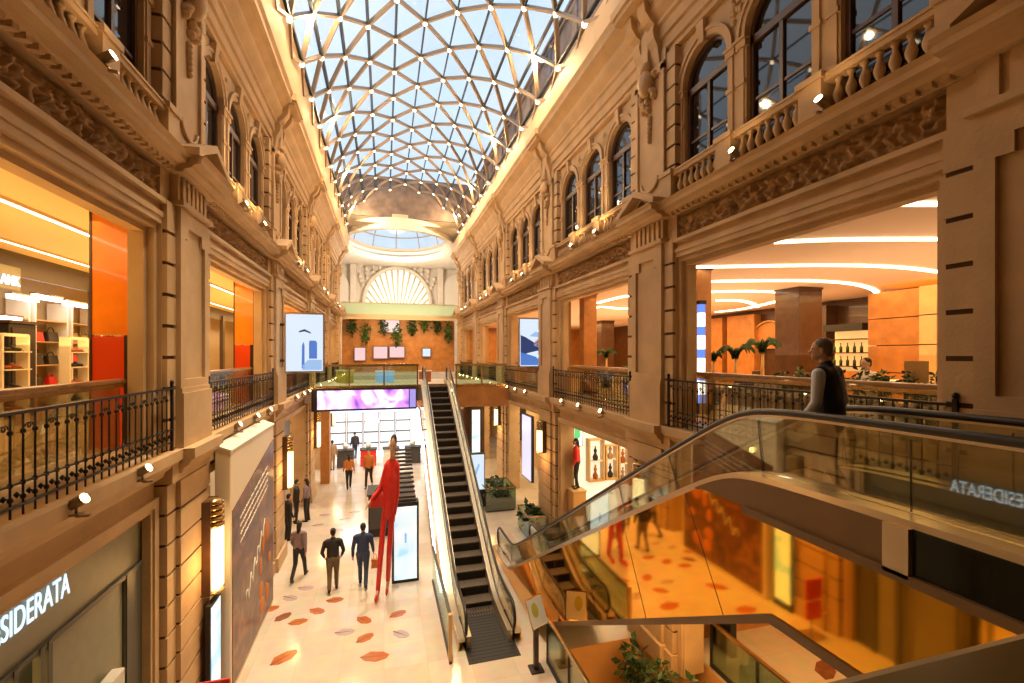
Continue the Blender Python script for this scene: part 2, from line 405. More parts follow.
        for yc in cols:
            q([(yc-H, ZSILL-.1), (yc-WW, ZSILL-.1), (yc-WW, ZS), (yc-H, ZS)]); q([(yc+WW, ZSILL-.1), (yc+H, ZSILL-.1), (yc+H, ZS), (yc+WW, ZS)])
            ap = arc_pts(yc, ZS, WW)
            ob = [(yc+H, ZS)]+[(yc+H, ZS+(zt-ZS)*i/4) for i in range(1, 4)]+[(yc+H-2*H*i/6, zt) for i in range(0, 7)]+[(yc-H, ZS+(zt-ZS)*i/4) for i in (3, 2, 1)]+[(yc-H, ZS)]
            for i in range(14): q([ap[i], ob[i], ob[i+1], ap[i+1]])
            outl = [(yc+WW, ZSILL)]+ap+[(yc-WW, ZSILL)]
            for i in range(len(outl)-1):
                a, c = outl[i], outl[i+1]
                w.add([(X(s, .3), *a), (X(s, .3), *c), (X(s, .5), *c), (X(s, .5), *a)], [(0, 1, 2, 3)])
            arch_ring(w, s, yc, ZS, WW+.01, WW+.17, .26, .32); arch_ring(w, s, yc, ZS, WW+.11, WW+.17, .23, .28)
            for sg in (-1, 1):
                a = sorted((yc+sg*(WW-.02), yc+sg*(WW+.2))); bxs(w, s, .25, .34, a[0], a[1], ZS-.17, ZS-.02); bxs(w, s, .22, .34, a[0]-.02, a[1]+.02, ZS-.05, ZS)
                bxs(w, s, .275, .31, a[0]+.06, a[1]-.04, 10.45, ZS-.17); bxs(w, s, .255, .31, a[0]+.03, a[1]-.01, 11.3, 11.38)
            w.prism([(X(s, .22), yc-.06, ZS+.56), (X(s, .22), yc+.06, ZS+.56), (X(s, .17), yc+.11, ZS+.95), (X(s, .17), yc-.11, ZS+.95)],
                    [(X(s, .32), yc-.06, ZS+.56), (X(s, .32), yc+.06, ZS+.56), (X(s, .32), yc+.11, ZS+.95), (X(s, .32), yc-.11, ZS+.95)])
        # posts of the balustrades
        for yc in (cols[0]-H, (cols[0]+cols[1])/2, (cols[1]+cols[2])/2, cols[2]+H):
            bxs(w, s, .0, .31, yc-.18, yc+.18, 9.78, 10.36); bxs(w, s, -.03, .31, yc-.21, yc+.21, 10.36, 10.45); bxs(w, s, -.03, .31, yc-.21, yc+.21, 9.78, 9.9)
        bxs(w, s, .0, .8, y0, y1, 9.7, 9.79)
    # solid ends and the plain wall near the camera
    bxs(w, s, .25, .85, Y0, pk[0], 0, 13.2); bxs(w, s, .25, .85, pk[-1]+PW, Y1, 0, 13.2)
    # backing behind the arched storey and upper entablature
    mould(w, s, [(.8, 13.1), (.2, 13.1), (.2, 13.2), (.14, 13.22), (.14, 13.45), (.08, 13.48), (.08, 13.72), (.02, 13.76), (.02, 13.84), (-.1, 13.98), (-.14, 14.05), (-.14, 14.18), (-.3, 14.3), (-.42, 14.36), (-.42, 14.5), (-.48, 14.6), (.8, 14.6)], Y0, Y1)
    wall = struct(w.build('wall_'+nm, 'stone'), f'{nm} stone facade of the arcade with arched upper windows', 'wall')
    for k, (p, j) in enumerate(pil):
        o = p.build('pilaster', 'stone', wall); j.build('joint', 'joint', o)
    # ledge between ground and first floor, and upper cornice with breaks over the piers
    lg = MB(); prof = [(.5, 4.72), (.12, 4.72), (.09, 4.80), (.03, 4.84), (-.02, 4.92), (-.06, 4.94), (-.06, 5.1), (.5, 5.1)]
    mould(lg, s, prof, Y0, Y1)
    for y in pk: mould(lg, s, [(d-.16, z+(.002 if z > 5 else -.002)) for d, z in prof], y-.07, y+PW+.07)
    lg.build('ledge', 'stone', wall)
    cn = MB(); prof = [(.5, 9.5), (.12, 9.5), (.10, 9.55), (.0, 9.58), (-.03, 9.63), (-.14, 9.65), (-.14, 9.73), (-.2, 9.78), (.5, 9.78)]
    mould(cn, s, prof, Y0, Y1)
    for b, (y0, y1) in enumerate(bays):
        for i in range(int((y1-y0)/.16)): bxs(cn, s, .02, .2, y0+.05+i*.16, y0+.13+i*.16, 9.51, 9.575)
    for k, y in enumerate(pk):
        mould(cn, s, [(d-.2, z+.003) for d, z in prof], y-.15, y+PW+.15)
        yc = y+PW/2; hw = PW/2+.2
        ga = [(yc-hw, 9.785), (yc+hw, 9.785), (yc+hw, 9.86), (yc, 10.2), (yc-hw, 9.86)]
        cn.prism([(X(s, -.1), a, z) for a, z in ga], [(X(s, .4), a, z) for a, z in ga])
        for sg in (-1, 1):
            rk = [(yc+sg*hw, 9.785), (yc+sg*hw, 9.90), (yc, 10.27), (yc, 10.14), (yc+sg*(hw-.2), 9.86), (yc+sg*(hw-.2), 9.785)]
            cn.prism([(X(s, -.33), a, z) for a, z in rk], [(X(s, .4), a, z) for a, z in rk])
    cn.build('cornice', 'stone', wall)
    tp = MB()
    for y in pk:
        yc = y+PW/2; t = [(yc-.34, 9.84), (yc+.34, 9.84), (yc, 10.07)]
        tp.prism([(X(s, -.12), a, z) for a, z in t], [(X(s, -.06), a, z) for a, z in t])
    tp.build('tympanum', 'joint', wall)  # dark triangles paint the shade of a recess into each pediment
    # carved friezes
    for b, (y0, y1) in enumerate(bays):
        g = MB(); ny = (150, 200, 150, 80, 50)[b]; nz = (18, 22, 16, 10, 8)[b]; vs = []; fs = []
        for i in range(ny+1):
            for k in range(nz+1):
                yy = y0+.33+(y1-y0-.66)*i/ny; zz = 9.02+.46*k/nz; u = (yy-y0)/.46; c = round(u); a = (u-c)*.46; e = zz-9.25-(.05 if c % 2 else -.05)
                r = math.hypot(a, e); th = math.atan2(e, a)
                h = .55*math.exp(-((r-.17-.03*math.cos(5*th))/.045)**2)+.8*math.exp(-(r/.075)**2)*(1+.4*math.cos(6*th))
                h += .35*abs(math.sin(u*PI+ (zz-9.25)*14))*(1-math.exp(-(r/.2)**2))
                h += .7*mnoise.noise((yy*11, zz*11, s*5.))+.4*mnoise.noise((yy*25, zz*25, 3.))
                edge = min(1, min(k, nz-k)/2., min(i, ny-i)/2.)
                vs.append((X(s, .26-.13*max(0, min(1.3, h))*edge), yy, zz))
        for i in range(ny):
            for k in range(nz): fs.append((i*(nz+1)+k, (i+1)*(nz+1)+k, (i+1)*(nz+1)+k+1, i*(nz+1)+k+1))
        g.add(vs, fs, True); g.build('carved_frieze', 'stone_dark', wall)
    # consoles with carved cartouches over the piers
    for k, y in enumerate(pk):
        c = MB(); yc = y+PW/2; rnd = random.Random(k)
        prof = [(.3, 12.95), (.08, 12.95), (.05, 13.15), (.02, 13.35), (-.06, 13.5), (-.09, 13.66), (-.05, 13.8), (-.16, 13.88), (-.28, 14.05), (-.32, 14.3), (.3, 14.3)]
        for a in (yc-.42, yc+.14): c.prism([(X(s, d), a, z) for d, z in prof], [(X(s, d), a+.28, z) for d, z in prof])
        bxs(c, s, -.5, .3, yc-.55, yc+.55, 14.3, 14.42); bxs(c, s, -.56, .3, yc-.62, yc+.62, 14.42, 14.61)
        bxs(c, s, -.04, .3, yc-.14, yc+.14, 12.95, 14.3)
        c.ell((X(s, .0), yc, 12.72), (.17, .22, .30)); c.ell((X(s, -.08), yc, 12.78), (.09, .10, .15)); c.ell((X(s, -.04), yc, 13.08), (.1, .2, .1))
        for i in range(26):
            a = rnd.uniform(-.36, .36); z = rnd.uniform(11.9, 13.0); 
            if abs(a) > .1+.3*(z-11.9): continue
            c.ell((X(s, .08), yc+a, z), (.09+.04*rnd.random(), .05+.04*rnd.random(), .06+.05*rnd.random()), 8, 5)
        for i in range(6): c.ell((X(s, .1), yc, 11.95-i*.1), (.07, .09-.01*i, .07), 8, 5)
        arch = [(X(s, .1), yc+.34*math.cos(t), 10.55-.25*math.sin(t)) for t in [PI*i/8 for i in range(9)]]
        c.tube(arch, .035, 6)
        c.build('console', 'stone', wall)
    # small scroll crest between arches
    cr = MB()
    for b, (y0, y1) in enumerate(bays):
        ym = (y0+y1)/2
        for yc in (ym-1.68-.84, ym-.84, ym+.84, ym+1.68+.84):
            rnd = random.Random(int(yc*10))
            for i in range(9): cr.ell((X(s, .3), yc+rnd.uniform(-.12, .12), 12.62+rnd.uniform(-.15, .3)), (.06, .05+.04*rnd.random(), .06+.04*rnd.random()), 7, 5)
    cr.build('spandrel_carving', 'stone', wall)
    # eave fascia below the roof glass
    e = MB()
    if s == 1: pr = [(-.40, 14.6), (-.40, 15.5), (.8, 15.5), (.8, 14.6)]
    else: pr = [(-.48, 14.6), (-.66, 15.65), (.8, 15.65), (.8, 14.6)]
    yy = Y0
    while yy < Y1: mould(e, s, pr, yy, min(yy+6.74, Y1)); yy += 6.75
    e.build('eave_fascia', 'plaster', wall)
    # windows and stone balustrades
    for b, (y0, y1) in enumerate(bays):
        ym = (y0+y1)/2
        for wi, o in enumerate(W_OFF):
            yc = ym+o; win_n += 1
            f = MB(); arch_ring(f, s, yc, ZS, WW-.07, WW+.01, .38, .48, leg=ZS-ZSILL)
            bxs(f, s, .38, .48, yc-WW, yc+WW, ZS-.16, ZS-.03); bxs(f, s, .39, .47, yc-.035, yc+.035, ZSILL, ZS-.1)
            bxs(f, s, .38, .48, yc-WW, yc+WW, ZSILL, ZSILL+.12); bxs(f, s, .41, .46, yc-WW, yc+WW, 10.95, 11.0)
            fo = struct(f.build('window_%d' % win_n, 'window_wood'), f'arched dark wooden window, {ORD[wi]} of three in the {ORD[b]} bay of the {nm} facade', 'window')
            pts = [(yc+WW-.05, ZSILL+.05)]+arc_pts(yc, ZS, WW-.05)+[(yc-WW+.05, ZSILL+.05)]
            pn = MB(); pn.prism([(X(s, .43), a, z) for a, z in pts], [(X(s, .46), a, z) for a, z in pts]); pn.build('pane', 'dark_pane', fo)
            lab = f'stone balustrade under the {ORD[wi]} arched window, {ORD[b]} upper bay of the {nm} facade'
            loc = (X(s, .14), yc, 9.79)
            if proto_bal is None:
                t = thing('balustrade', lab, 'balustrade', loc, 'stone balustrades under the arched windows')
                a = MB(); a.box(loc[0]-.09, loc[0]+.09, yc-.66, yc+.66, 10.305, 10.41); a.box(loc[0]-.11, loc[0]+.11, yc-.66, yc+.66, 10.38, 10.415); a.build('top_rail', 'stone', t)
                a = MB(); a.box(loc[0]-.1, loc[0]+.1, yc-.66, yc+.66, 9.79, 9.9); a.build('base_rail', 'stone', t)
                bm_ = MB(); bm_.lathe(baluster_prof, (0, 0, 0), 10); me = bm_.mesh('baluster'); me.materials.append(M['stone'])
                for i in range(7):
                    o_ = bpy.data.objects.new('baluster', me); COL.objects.link(o_); o_.parent = t; o_.location = (0, (i-3)*.175, .11)
                proto_bal = t
            else: dup(proto_bal, loc, lab)
    return wall, bays
wall_l, bays_l = facade(-1)
wall_r, bays_r = facade(1)

# iron railings of the first-floor openings
def railing(s, y0, y1, label, near):
    ym = (y0+y1)/2; xr = X(s, .06)
    t = thing('iron_railing', label, 'railing', (xr, ym, 5.1), 'iron railings of the first-floor openings')
    a = MB(); a.box(xr-.02, xr+.02, y0-.16, y1+.16, 6.06, 6.09); a.build('top_bar', 'iron', t)
    a = MB(); a.box(xr-.015, xr+.015, y0-.16, y1+.16, 5.22, 5.245); a.box(xr-.012, xr+.012, y0-.16, y1+.16, 5.42, 5.44); a.build('bottom_bar', 'iron', t)
    n = int((y1-y0+.3)/.15); st = (y1-y0+.3)/n
    bars = MB(); bars.tube([(0, 0, .03), (0, 0, .97)], .0105, 6)
    for z in (.2, .33, .8): bars.lathe([(.008, -.03), (.024, -.012), (.024, .012), (.008, .03)], (0, 0, z), 6)
    me = bars.mesh('bar'); me.materials.append(M['iron'])
    for i in range(n+1):
        o = bpy.data.objects.new('bar', me); COL.objects.link(o); o.parent = t; o.location = (0, y0-.15-ym+i*st, 0)
    fm = MB(); fm.lathe([(.004, -.03), (.028, 0), (.004, .03)], (0, 0, 0), 6); fme = fm.mesh('finial'); fme.materials.append(M['iron'])
    smm = MB(); smm.tube([(0, .006+.05*(1-k/10.)*math.cos(k*.62), -.045+.05*(1-k/10.)*math.sin(k*.62)) for k in range(11)], .006, 5); sme = smm.mesh('scroll'); sme.materials.append(M['iron'])
    for i in range(n):
        c = y0-.15+(i+.5)*st-ym
        o = bpy.data.objects.new('finial', fme); COL.objects.link(o); o.parent = t; o.location = (0, c, .23)
        if near and i % 2 == 0:
            for sg in (-1, 1):
                o = bpy.data.objects.new('scroll', sme); COL.objects.link(o); o.parent = t; o.location = (0, c, .88); o.scale.y = sg
    for yy in (y0-.16, y1+.16):
        p = MB(); p.box(xr-.022, xr+.022, yy-.022, yy+.022, 5.1, 6.14); p.ell((xr, yy, 6.17), (.035, .035, .04), 8, 5); p.build('end_post', 'iron', t)
    xi = X(s, .62)
    h = MB(); h.box(xi-.07, xi+.07, y0+.06, y1-.06, 6.18, 6.25); h.build('handrail', 'wood_rail', t, bevel=.02)
    h = MB(); h.box(xi-.03, xi+.03, y0+.06, y1-.06, 6.12, 6.18)
    h.build('handrail_bracket', 'brass', t)
    g = MB(); g.box(xi-.006, xi+.006, y0+.1, y1-.1, 5.22, 6.12); g.build('glass_infill', 'glass', t)
    return t
for s, bays in ((-1, bays_l), (1, bays_r)):
    for b, (y0, y1) in enumerate(bays):
        railing(s, y0+.34, y1-.34, f'black wrought iron railing in the {ORD[b]} first-floor opening of the {SIDE[s]} facade', b < 2)

# ledge floodlights
def flood_proto():
    t = thing('floodlight', '', 'floodlight', (0, 0, 0), 'small floodlights along the facade ledges')
    a = MB(); a.box(-.05, .05, -.05, .05, 0, .02); a.tube([(0, 0, .02), (0, 0, .09)], .014, 6); a.box(.0, .12, -.02, .02, -.02, .0); a.build('bracket', 'spot_body', t)
    a = MB(); a.lathe([(.03, -.08), (.052, -.06), (.056, .07), (.062, .08)], (0, 0, 0), 12); o = a.build('housing', 'spot_body', t); o.location = (0, 0, .13); o.rotation_euler = (0, R(60), 0)
    a = MB(); a.lathe([(.02, .0), (.05, .004), (.05, .02), (.02, .028)], (0, 0, .072), 12); l = a.build('lens', 'lamp_warm', t); l.location = (0, 0, .13); l.rotation_euler = (0, R(60), 0)
    return t
fl0 = flood_proto(); first = True
for s, bays in ((-1, bays_l), (1, bays_r)):
    for b, (y0, y1) in enumerate(bays):
        for lev, (d, z, fr) in enumerate(((-.10, 4.95, (.24, .5, .74)), (-.16, 9.785, (.28, .57)))):
            for i, fq in enumerate(fr):
                y = y0+(y1-y0)*fq; loc = Vector((X(s, d), y, z))
                lab = f'small warm floodlight on the {"lower" if lev == 0 else "upper"} ledge, {ORD[i]} in the {ORD[b]} bay of the {SIDE[s]} facade'
                rz = 0 if s == -1 else PI
                if first: o = fl0; o.location = loc; o.rotation_euler.z = rz; o['label'] = lab; first = False
                else: o = dup(fl0, loc, lab, rz)

# ------------------------------------------------------------------ floors, rooms, roof
def slab(name, x0, x1, y0, y1, z0, z1, m, label=None, cat=None):
    b = MB(); b.box(x0, x1, y0, y1, z0, z1); return struct(b.build(name, m), label, cat)
PX0, PX1, PY0, PY1, PZ = 3.42, 6.6, 1.2, 9.5, -1.15        # the sunken garden on the right
fl = MB(); fl.box(-12, PX0, -2.6, 52, -.3, 0); fl.box(PX0, PX1, PY1, 52, -.3, 0); fl.box(PX1, 18, -2.6, 52, -.3, 0); fl.box(PX0, PX1, -2.6, PY0, -.3, 0)
struct(fl.build('floor', 'floor'), 'pale polished marble floor of the ground level', 'floor')
slab('floor_pit', PX0-.1, PX1+.1, PY0-.1, PY1+.1, PZ-.2, PZ, 'floor', 'floor of the sunken area beside the escalator')
pw = MB(); pw.box(PX0, PX0+.03, PY0, PY1, PZ, .004); pw.box(PX1-.03, PX1, PY0, PY1, PZ, .004); pw.box(PX0, PX1, PY1-.03, PY1, PZ, .004); pw.box(PX0, PX1, PY0, PY0+.03, PZ, .004)
struct(pw.build('wall_pit', 'orange_stucco'), 'orange rendered wall of the sunken area', 'wall')
pp = MB(); [pp.box(X(1, .0), X(1, .8), y-.06, y+PW+.06, PZ, 0) for y in PK[1][:2]]
struct(pp.build('trim_1', 'stone'), 'stone footing under the right pier', 'trim')

# upper floors behind the facades
slab('floor_store', -9, X(-1, .3), -2.6, 36.7, 4.85, 5.2, 'floor_gold', 'first floor of the left stores')
slab('floor_cafe', X(1, .3), 20, -2.6, 36.7, 4.85, 5.2, 'floor_gold', 'first floor of the cafe on the right')
slab('ceiling_store', -9, X(-1, .8), -2.6, 36.7, 8.8, 9.0, mat('store_ceiling', (.86, .66, .38), .6), 'ceiling of the left stores')
slab('ceiling_cafe', X(1, .8), 20, -2.6, 36.7, 8.8, 9.0, mat('cafe_ceiling', (.84, .66, .48), .6), 'ceiling of the cafe on the right')
slab('wall_behind', -9, 20, -2.8, -2.6, 0, 17, 'wood_dark', 'wall behind the viewpoint')
slab('ceiling_near', -9, 20, -2.8, 7.4, 16.2, 16.5, 'plaster', 'added unseen roof keeping sky light out before the glass vault')  # unseen slab added to keep sky light off the near facades
# dark roofs over the upper storeys (so the sky lights only the atrium)
slab('roof_left', -12, X(-1, .78), -2.6, 36.7, 14.5, 14.9, 'roof_dark'); slab('roof_right', X(1, .78), 20, -2.6, 36.7, 14.5, 14.9, 'roof_dark')
b = MB(); b.box(X(-1, .8)-.4, X(-1, .8)-.3, -2.6, 36.7, 9.0, 14.6); struct(b.build('wall_left_inner', 'black'), 'dark rooms behind the left windows', 'wall')
b = MB(); b.box(X(1, .8)+.3, X(1, .8)+.4, -2.6, 36.7, 9.0, 14.6); struct(b.build('wall_right_inner', 'black'), 'dark rooms behind the right windows', 'wall')
# outer end walls of the side rooms
for nm_, x0, x1 in (('store', -9.2, -9.0), ('cafe', 18., 18.2)):
    slab('wall_'+nm_, x0, x1, -2.6, 52, 0, 9, 'wood_orange' if nm_ == 'cafe' else 'bright_wall')
slab('wall_store_end', -9, X(-1, .85), 36.5, 36.7, 0, 9, 'wood_orange'); slab('wall_cafe_end', X(1, .85), 18, 36.5, 36.7, 0, 9, 'wood_orange')
# block seen through the glass on the right
rb = MB(); rb.box(6.5, 9.5, -2, 36, 14.9, 19.3)
for i in range(14): rb.box(6.44, 6.5, -1+i*2.6, -.75+i*2.6, 14.9, 19.2)
for z in (16.6, 17.1, 18.9, 19.2): rb.box(6.40, 6.5, -2, 36, z, z+.12)
struct(rb.build('wall_outer_block', 'roof_dark'), 'dark parapet wall seen through the roof glass on the right', 'wall')

# ---- glass vault: uniform triangular lattice of a shallow barrel
VC, VW, VR, VH = 1.4, 4.0, 3.2, 15.2
VRAD = (VW*VW+VR*VR)/(2*VR); VHALF = math.asin(VW/VRAD); DP = 2*VHALF/11; DY = 1.97
def vnode(j, y):
    ph = -VHALF+(j+.5)*DP
    return Vector((VC+VRAD*math.sin(ph), y, VH+VR-VRAD*(1-math.cos(ph))))
nodes = {}; K0, K1 = -8, 8
for j in range(-1, 12):
    for k in range(K0, K1+1):
        y = 19.3+k*DY+(0 if j % 2 == 0 else DY/2)
        if 7.3 <= y <= 33.2: nodes[(j, k)] = vnode(min(max(j, -.5), 10.5), y)
vault = bpy.data.objects.new('ceiling', None); COL.objects.link(vault); vault.location = (VC, 20, VH)
vault['kind'] = 'structure'; vault['category'] = 'skylight'; vault['label'] = 'barrel vault of triangular glass panes over the arcade'
rw, rd = MB(), MB(); glz = MB(); gi = {}
def nb(j, k): return [(j+1, k if j % 2 == 0 else k+1), (j+1, k-1 if j % 2 == 0 else k)]
def bar(mb, a, b, w, h):
    t = (b-a).normalized(); m = (a+b)/2; nrm = Vector((m.x-VC, 0, m.z-(VH+VR-VRAD))).normalized(); sd = t.cross(nrm).normalized()
    q = []
    for p in (a, b): q.append([p+sd*w/2+nrm*h/2, p-sd*w/2+nrm*h/2, p-sd*w/2-nrm*h/2, p+sd*w/2-nrm*h/2])
    mb.prism(q[0], q[1])
for (j, k), p in nodes.items():
    if (j, k+1) in nodes and 0 <= j <= 10: bar(rd, p, nodes[(j, k+1)], .055, .13)
    for q in nb(j, k):
        if q in nodes and not (j == 11): bar(rw, p, nodes[q], .075, .14)
for (j, k), p in nodes.items():
    a, b = nb(j, k)
    up = Vector((0, 0, .09))
    if a in nodes and b in nodes: glz.add([p+up, nodes[a]+up, nodes[b]+up], [(0, 1, 2)])
    if (j, k+1) in nodes and a in nodes: glz.add([p+up, nodes[(j, k+1)]+up, nodes[a]+up], [(0, 1, 2)])
rw.build('diagonal_ribs', 'rib_warm', vault); rd.build('long_ribs', 'rib_dark', vault); glz.build('glazing', 'sky_glass', vault)
nd = sorted([p for (j, k), p in nodes.items() if 0 <= j <= 10], key=lambda p: (p-Vector((0, 0, CAM_Z))).length+ (0 if p.y > 8 else 100))
a = MB(); a.lathe([(.05, -.13), (.075, -.10), (.075, -.02), (.05, .02)], (0, 0, 0), 10); me = a.mesh('node_lamp'); me.materials.append(M['lamp_node'])
for p in nd[:100]:
    o = bpy.data.objects.new('node_lamp', me); COL.objects.link(o); o.parent = vault; o.location = p-vault.location
a = MB(); [a.lathe([(.05, -.13), (.075, -.10), (.075, -.02), (.05, .02)], tuple(p), 8) for p in nd[100:]]
o = a.build('node_lamp_rest', 'lamp_node', vault); o['kind'] = 'stuff'; o['label'] = 'the many far lamps at the lattice nodes'
# springing gutters
g = MB(); g.box(VC-VW-.4, VC-VW-.05, 4.2, 36.4, 15.2, 15.6); g.box(VC+VW-.06, VC+VW+.25, 4.2, 36.4, 15.0, 15.3); struct(g.build('trim_2', 'rib_dark'), 'gutter at the foot of the glass vault', 'trim')

# ---- crossing with oval ring, glass dome and fan-shaped end window
RC = Vector((1.1, 38.9)); RX, RY = 4.1, 5.3; RZ = 15.6
def oval_band(mb, r0, r1, z0, z1, n=64):
    vs = []
    for k in range(n):
        c, s_ = math.cos(2*PI*k/n), math.sin(2*PI*k/n)
        for r, z in ((r0, z0), (r1, z0), (r1, z1), (r0, z1)): vs.append((RC.x+(RX+r)*c, RC.y+(RY+r)*s_, z))
    fs = [(4*k+i, 4*k+(i+1) % 4, 4*((k+1) % n)+(i+1) % 4, 4*((k+1) % n)+i) for k in range(n) for i in range(4)]
    mb.add(vs, fs, False)
b = MB(); oval_band(b, 0, .55, RZ, RZ+.7); oval_band(b, -.12, .0, RZ+.1, RZ+.25); oval_band(b, .2, .62, RZ-.12, RZ)
struct(b.build('trim_3', 'white_plaster'), 'oval ring cornice under the far dome', 'trim')
b = MB(); oval_band(b, .05, .3, RZ+.7, RZ+1.0); drum = struct(b.build('wall_drum', 'plaster'), 'drum of the far glass dome', 'wall')
b = MB(); n = 48; prf = [(1.03, 0), (.95, 1.0), (.8, 1.9), (.55, 2.6), (.28, 3.0), (.02, 3.1)]; vs = []
for r, z in prf: vs += [(RC.x+RX*r*math.cos(2*PI*k/n), RC.y+RY*r*math.sin(2*PI*k/n), RZ+.95+z) for k in range(n)]
b.add(vs, [(i*n+k, i*n+(k+1) % n, (i+1)*n+(k+1) % n, (i+1)*n+k) for i in range(len(prf)-1) for k in range(n)], True)
dome = struct(b.build('ceiling_dome', 'dome_glass'), 'white glass dome over the far crossing', 'dome')
b = MB()
for k in range(0, n, 4): b.tube([vs[i*n+k] for i in range(len(prf))], .05, 5)
for i in (1, 2, 3): b.tube(vs[i*n:(i+1)*n], .05, 5, closed=True)
b.build('rib', 'rib_warm', dome)
# flat ceiling of the crossing, around the oval
b = MB(); n = 64; rim = [(RC.x+(RX+.3)*math.cos(2*PI*k/n), RC.y+(RY+.3)*math.sin(2*PI*k/n)) for k in range(n)]
def sq(k):
    c, s_ = math.cos(2*PI*k/n), math.sin(2*PI*k/n); m = max(abs(c), abs(s_)); return (RC.x+11*c/m, RC.y+(11.3 if s_ > 0 else 5.6)*s_/m if abs(s_) >= abs(c) else RC.y+(11.3 if s_ > 0 else 5.6)*s_/m)
for z in (RZ+.3, RZ+.7): b.add([(*p, z) for p in rim]+[(*sq(k), z) for k in range(n)], [(k, (k+1) % n, n+(k+1) % n, n+k) for k in range(n)])
struct(b.build('ceiling_crossing', 'white_plaster'), 'flat ceiling around the oval opening', 'ceiling')
# dark drum housing beyond the vault end
b = MB(); b.box(-9, 12, 33.35, 33.6, 16.35, 19.2); struct(b.build('wall_vault_end', 'roof_dark'), 'dark roof structure behind the far end of the vault', 'wall')
# crossing walls
slab('wall_crossing_left', -7.2, -6.9, 36.7, 50, 0, 16.3, 'stone_pale'); slab('wall_crossing_right', 9.4, 9.7, 36.7, 50, 0, 16.3, 'stone_pale')
slab('wall_end', -9, 12, 49.6, 50, 0, 16.3, 'stone_pale', 'pale end wall behind the fan window', 'wall')
FC = on_y(398, 303, 48.9)
b = MB(); frw, frh = 3.4, 3.7
fan = thing('fan_window', 'pale fan-shaped ribbed window in the far end arch', 'window', (FC.x, 49.2, FC.z)); fan['kind'] = 'structure'
n = 30; out = [(FC.x+frw*math.cos(PI*k/n), FC.z+frh*math.sin(PI*k/n)) for k in range(n+1)]
out = [(FC.x+frw*.8, FC.z-2.6)]+out+[(FC.x-frw*.8, FC.z-2.6)]; b.prism([(x, 49.25, z) for x, z in out], [(x, 49.45, z) for x, z in out]); b.build('panel', mat('lit_fan', (.9, .86, .66), .5, emit=.8, ecol=(1., .95, .76)), fan)
b = MB()
for k in range(1, 16):
    an = PI*k/16; b.tube([(FC.x+.35*math.cos(an), 49.2, FC.z-2.3+.3*math.sin(an)), (FC.x+frw*math.cos(an), 49.2, FC.z+frh*math.sin(an))], [.04, .12], 6)
b.tube([(x, 49.18, z) for x, z in out], .22, 8); b.build('rib', 'stone_pale', fan)
b = MB()
sp = [(FC.x-frw-1.0, FC.z-.1), (FC.x-frw-1.0, FC.z+frh+.5), (FC.x+frw+1.0, FC.z+frh+.5), (FC.x+frw+1.0, FC.z-.1)]
for sg in (-1, 1):
    b.box(FC.x+sg*(frw+1.0)-.3, FC.x+sg*(frw+1.0)+.3, 48.9, 49.6, FC.z-3, FC.z+frh+.3)
    for i in range(14):
        an = R(25+i*4.2); r = 1.13+.1*(i % 3)
        b.ell((FC.x+sg*frw*r*math.cos(an), 49.3, FC.z+frh*r*math.sin(an)), (.22, .12, .25), 7, 5)
b.box(FC.x-frw-1.3, FC.x+frw+1.3, 48.9, 49.6, FC.z+frh+.15, FC.z+frh+.4)
struct(b.build('trim_4', 'stone_pale'), 'square stone surround of the fan window', 'trim')
# barrel niches right and left of the fan
b = MB()
for xc in (-5.0, 7.6):
    out = [(xc+1.9*math.cos(PI*k/16), FC.z+3.3*math.sin(PI*k/16)) for k in range(17)]
    b.prism([(x, 49.2, z) for x, z in out], [(x, 49.6, z) for x, z in out])
struct(b.build('trim_5', 'white_plaster'), 'pale half-round niches beside the fan window', 'trim')
# upper level bridge with green glass, wooden planter wall
slab('floor_upper_bridge', -3.1, 5.6, 37.2, 40, 9.4, 9.75, 'plaster')
t = thing('glass_parapet', 'green tinted glass parapet of the far upper level above the plants', 'railing', (1.2, 37.25, 9.7))
b = MB(); b.box(-3.1, 5.6, 37.2, 37.24, 9.75, 10.65); b.build('pane', mat('green_glass_lit', (.55, .80, .70), .15, spec=.8), t)
b = MB(); b.box(-3.1, 5.6, 37.17, 37.27, 10.65, 10.72); b.box(-3.1, 5.6, 37.15, 37.3, 9.6, 9.78); b.build('rail', 'deck_metal', t)
slab('wall_wood', -3.2, 5.7, 38.2, 38.5, 5.2, 9.4, 'wood_orange', 'orange wooden wall of the far restaurant')

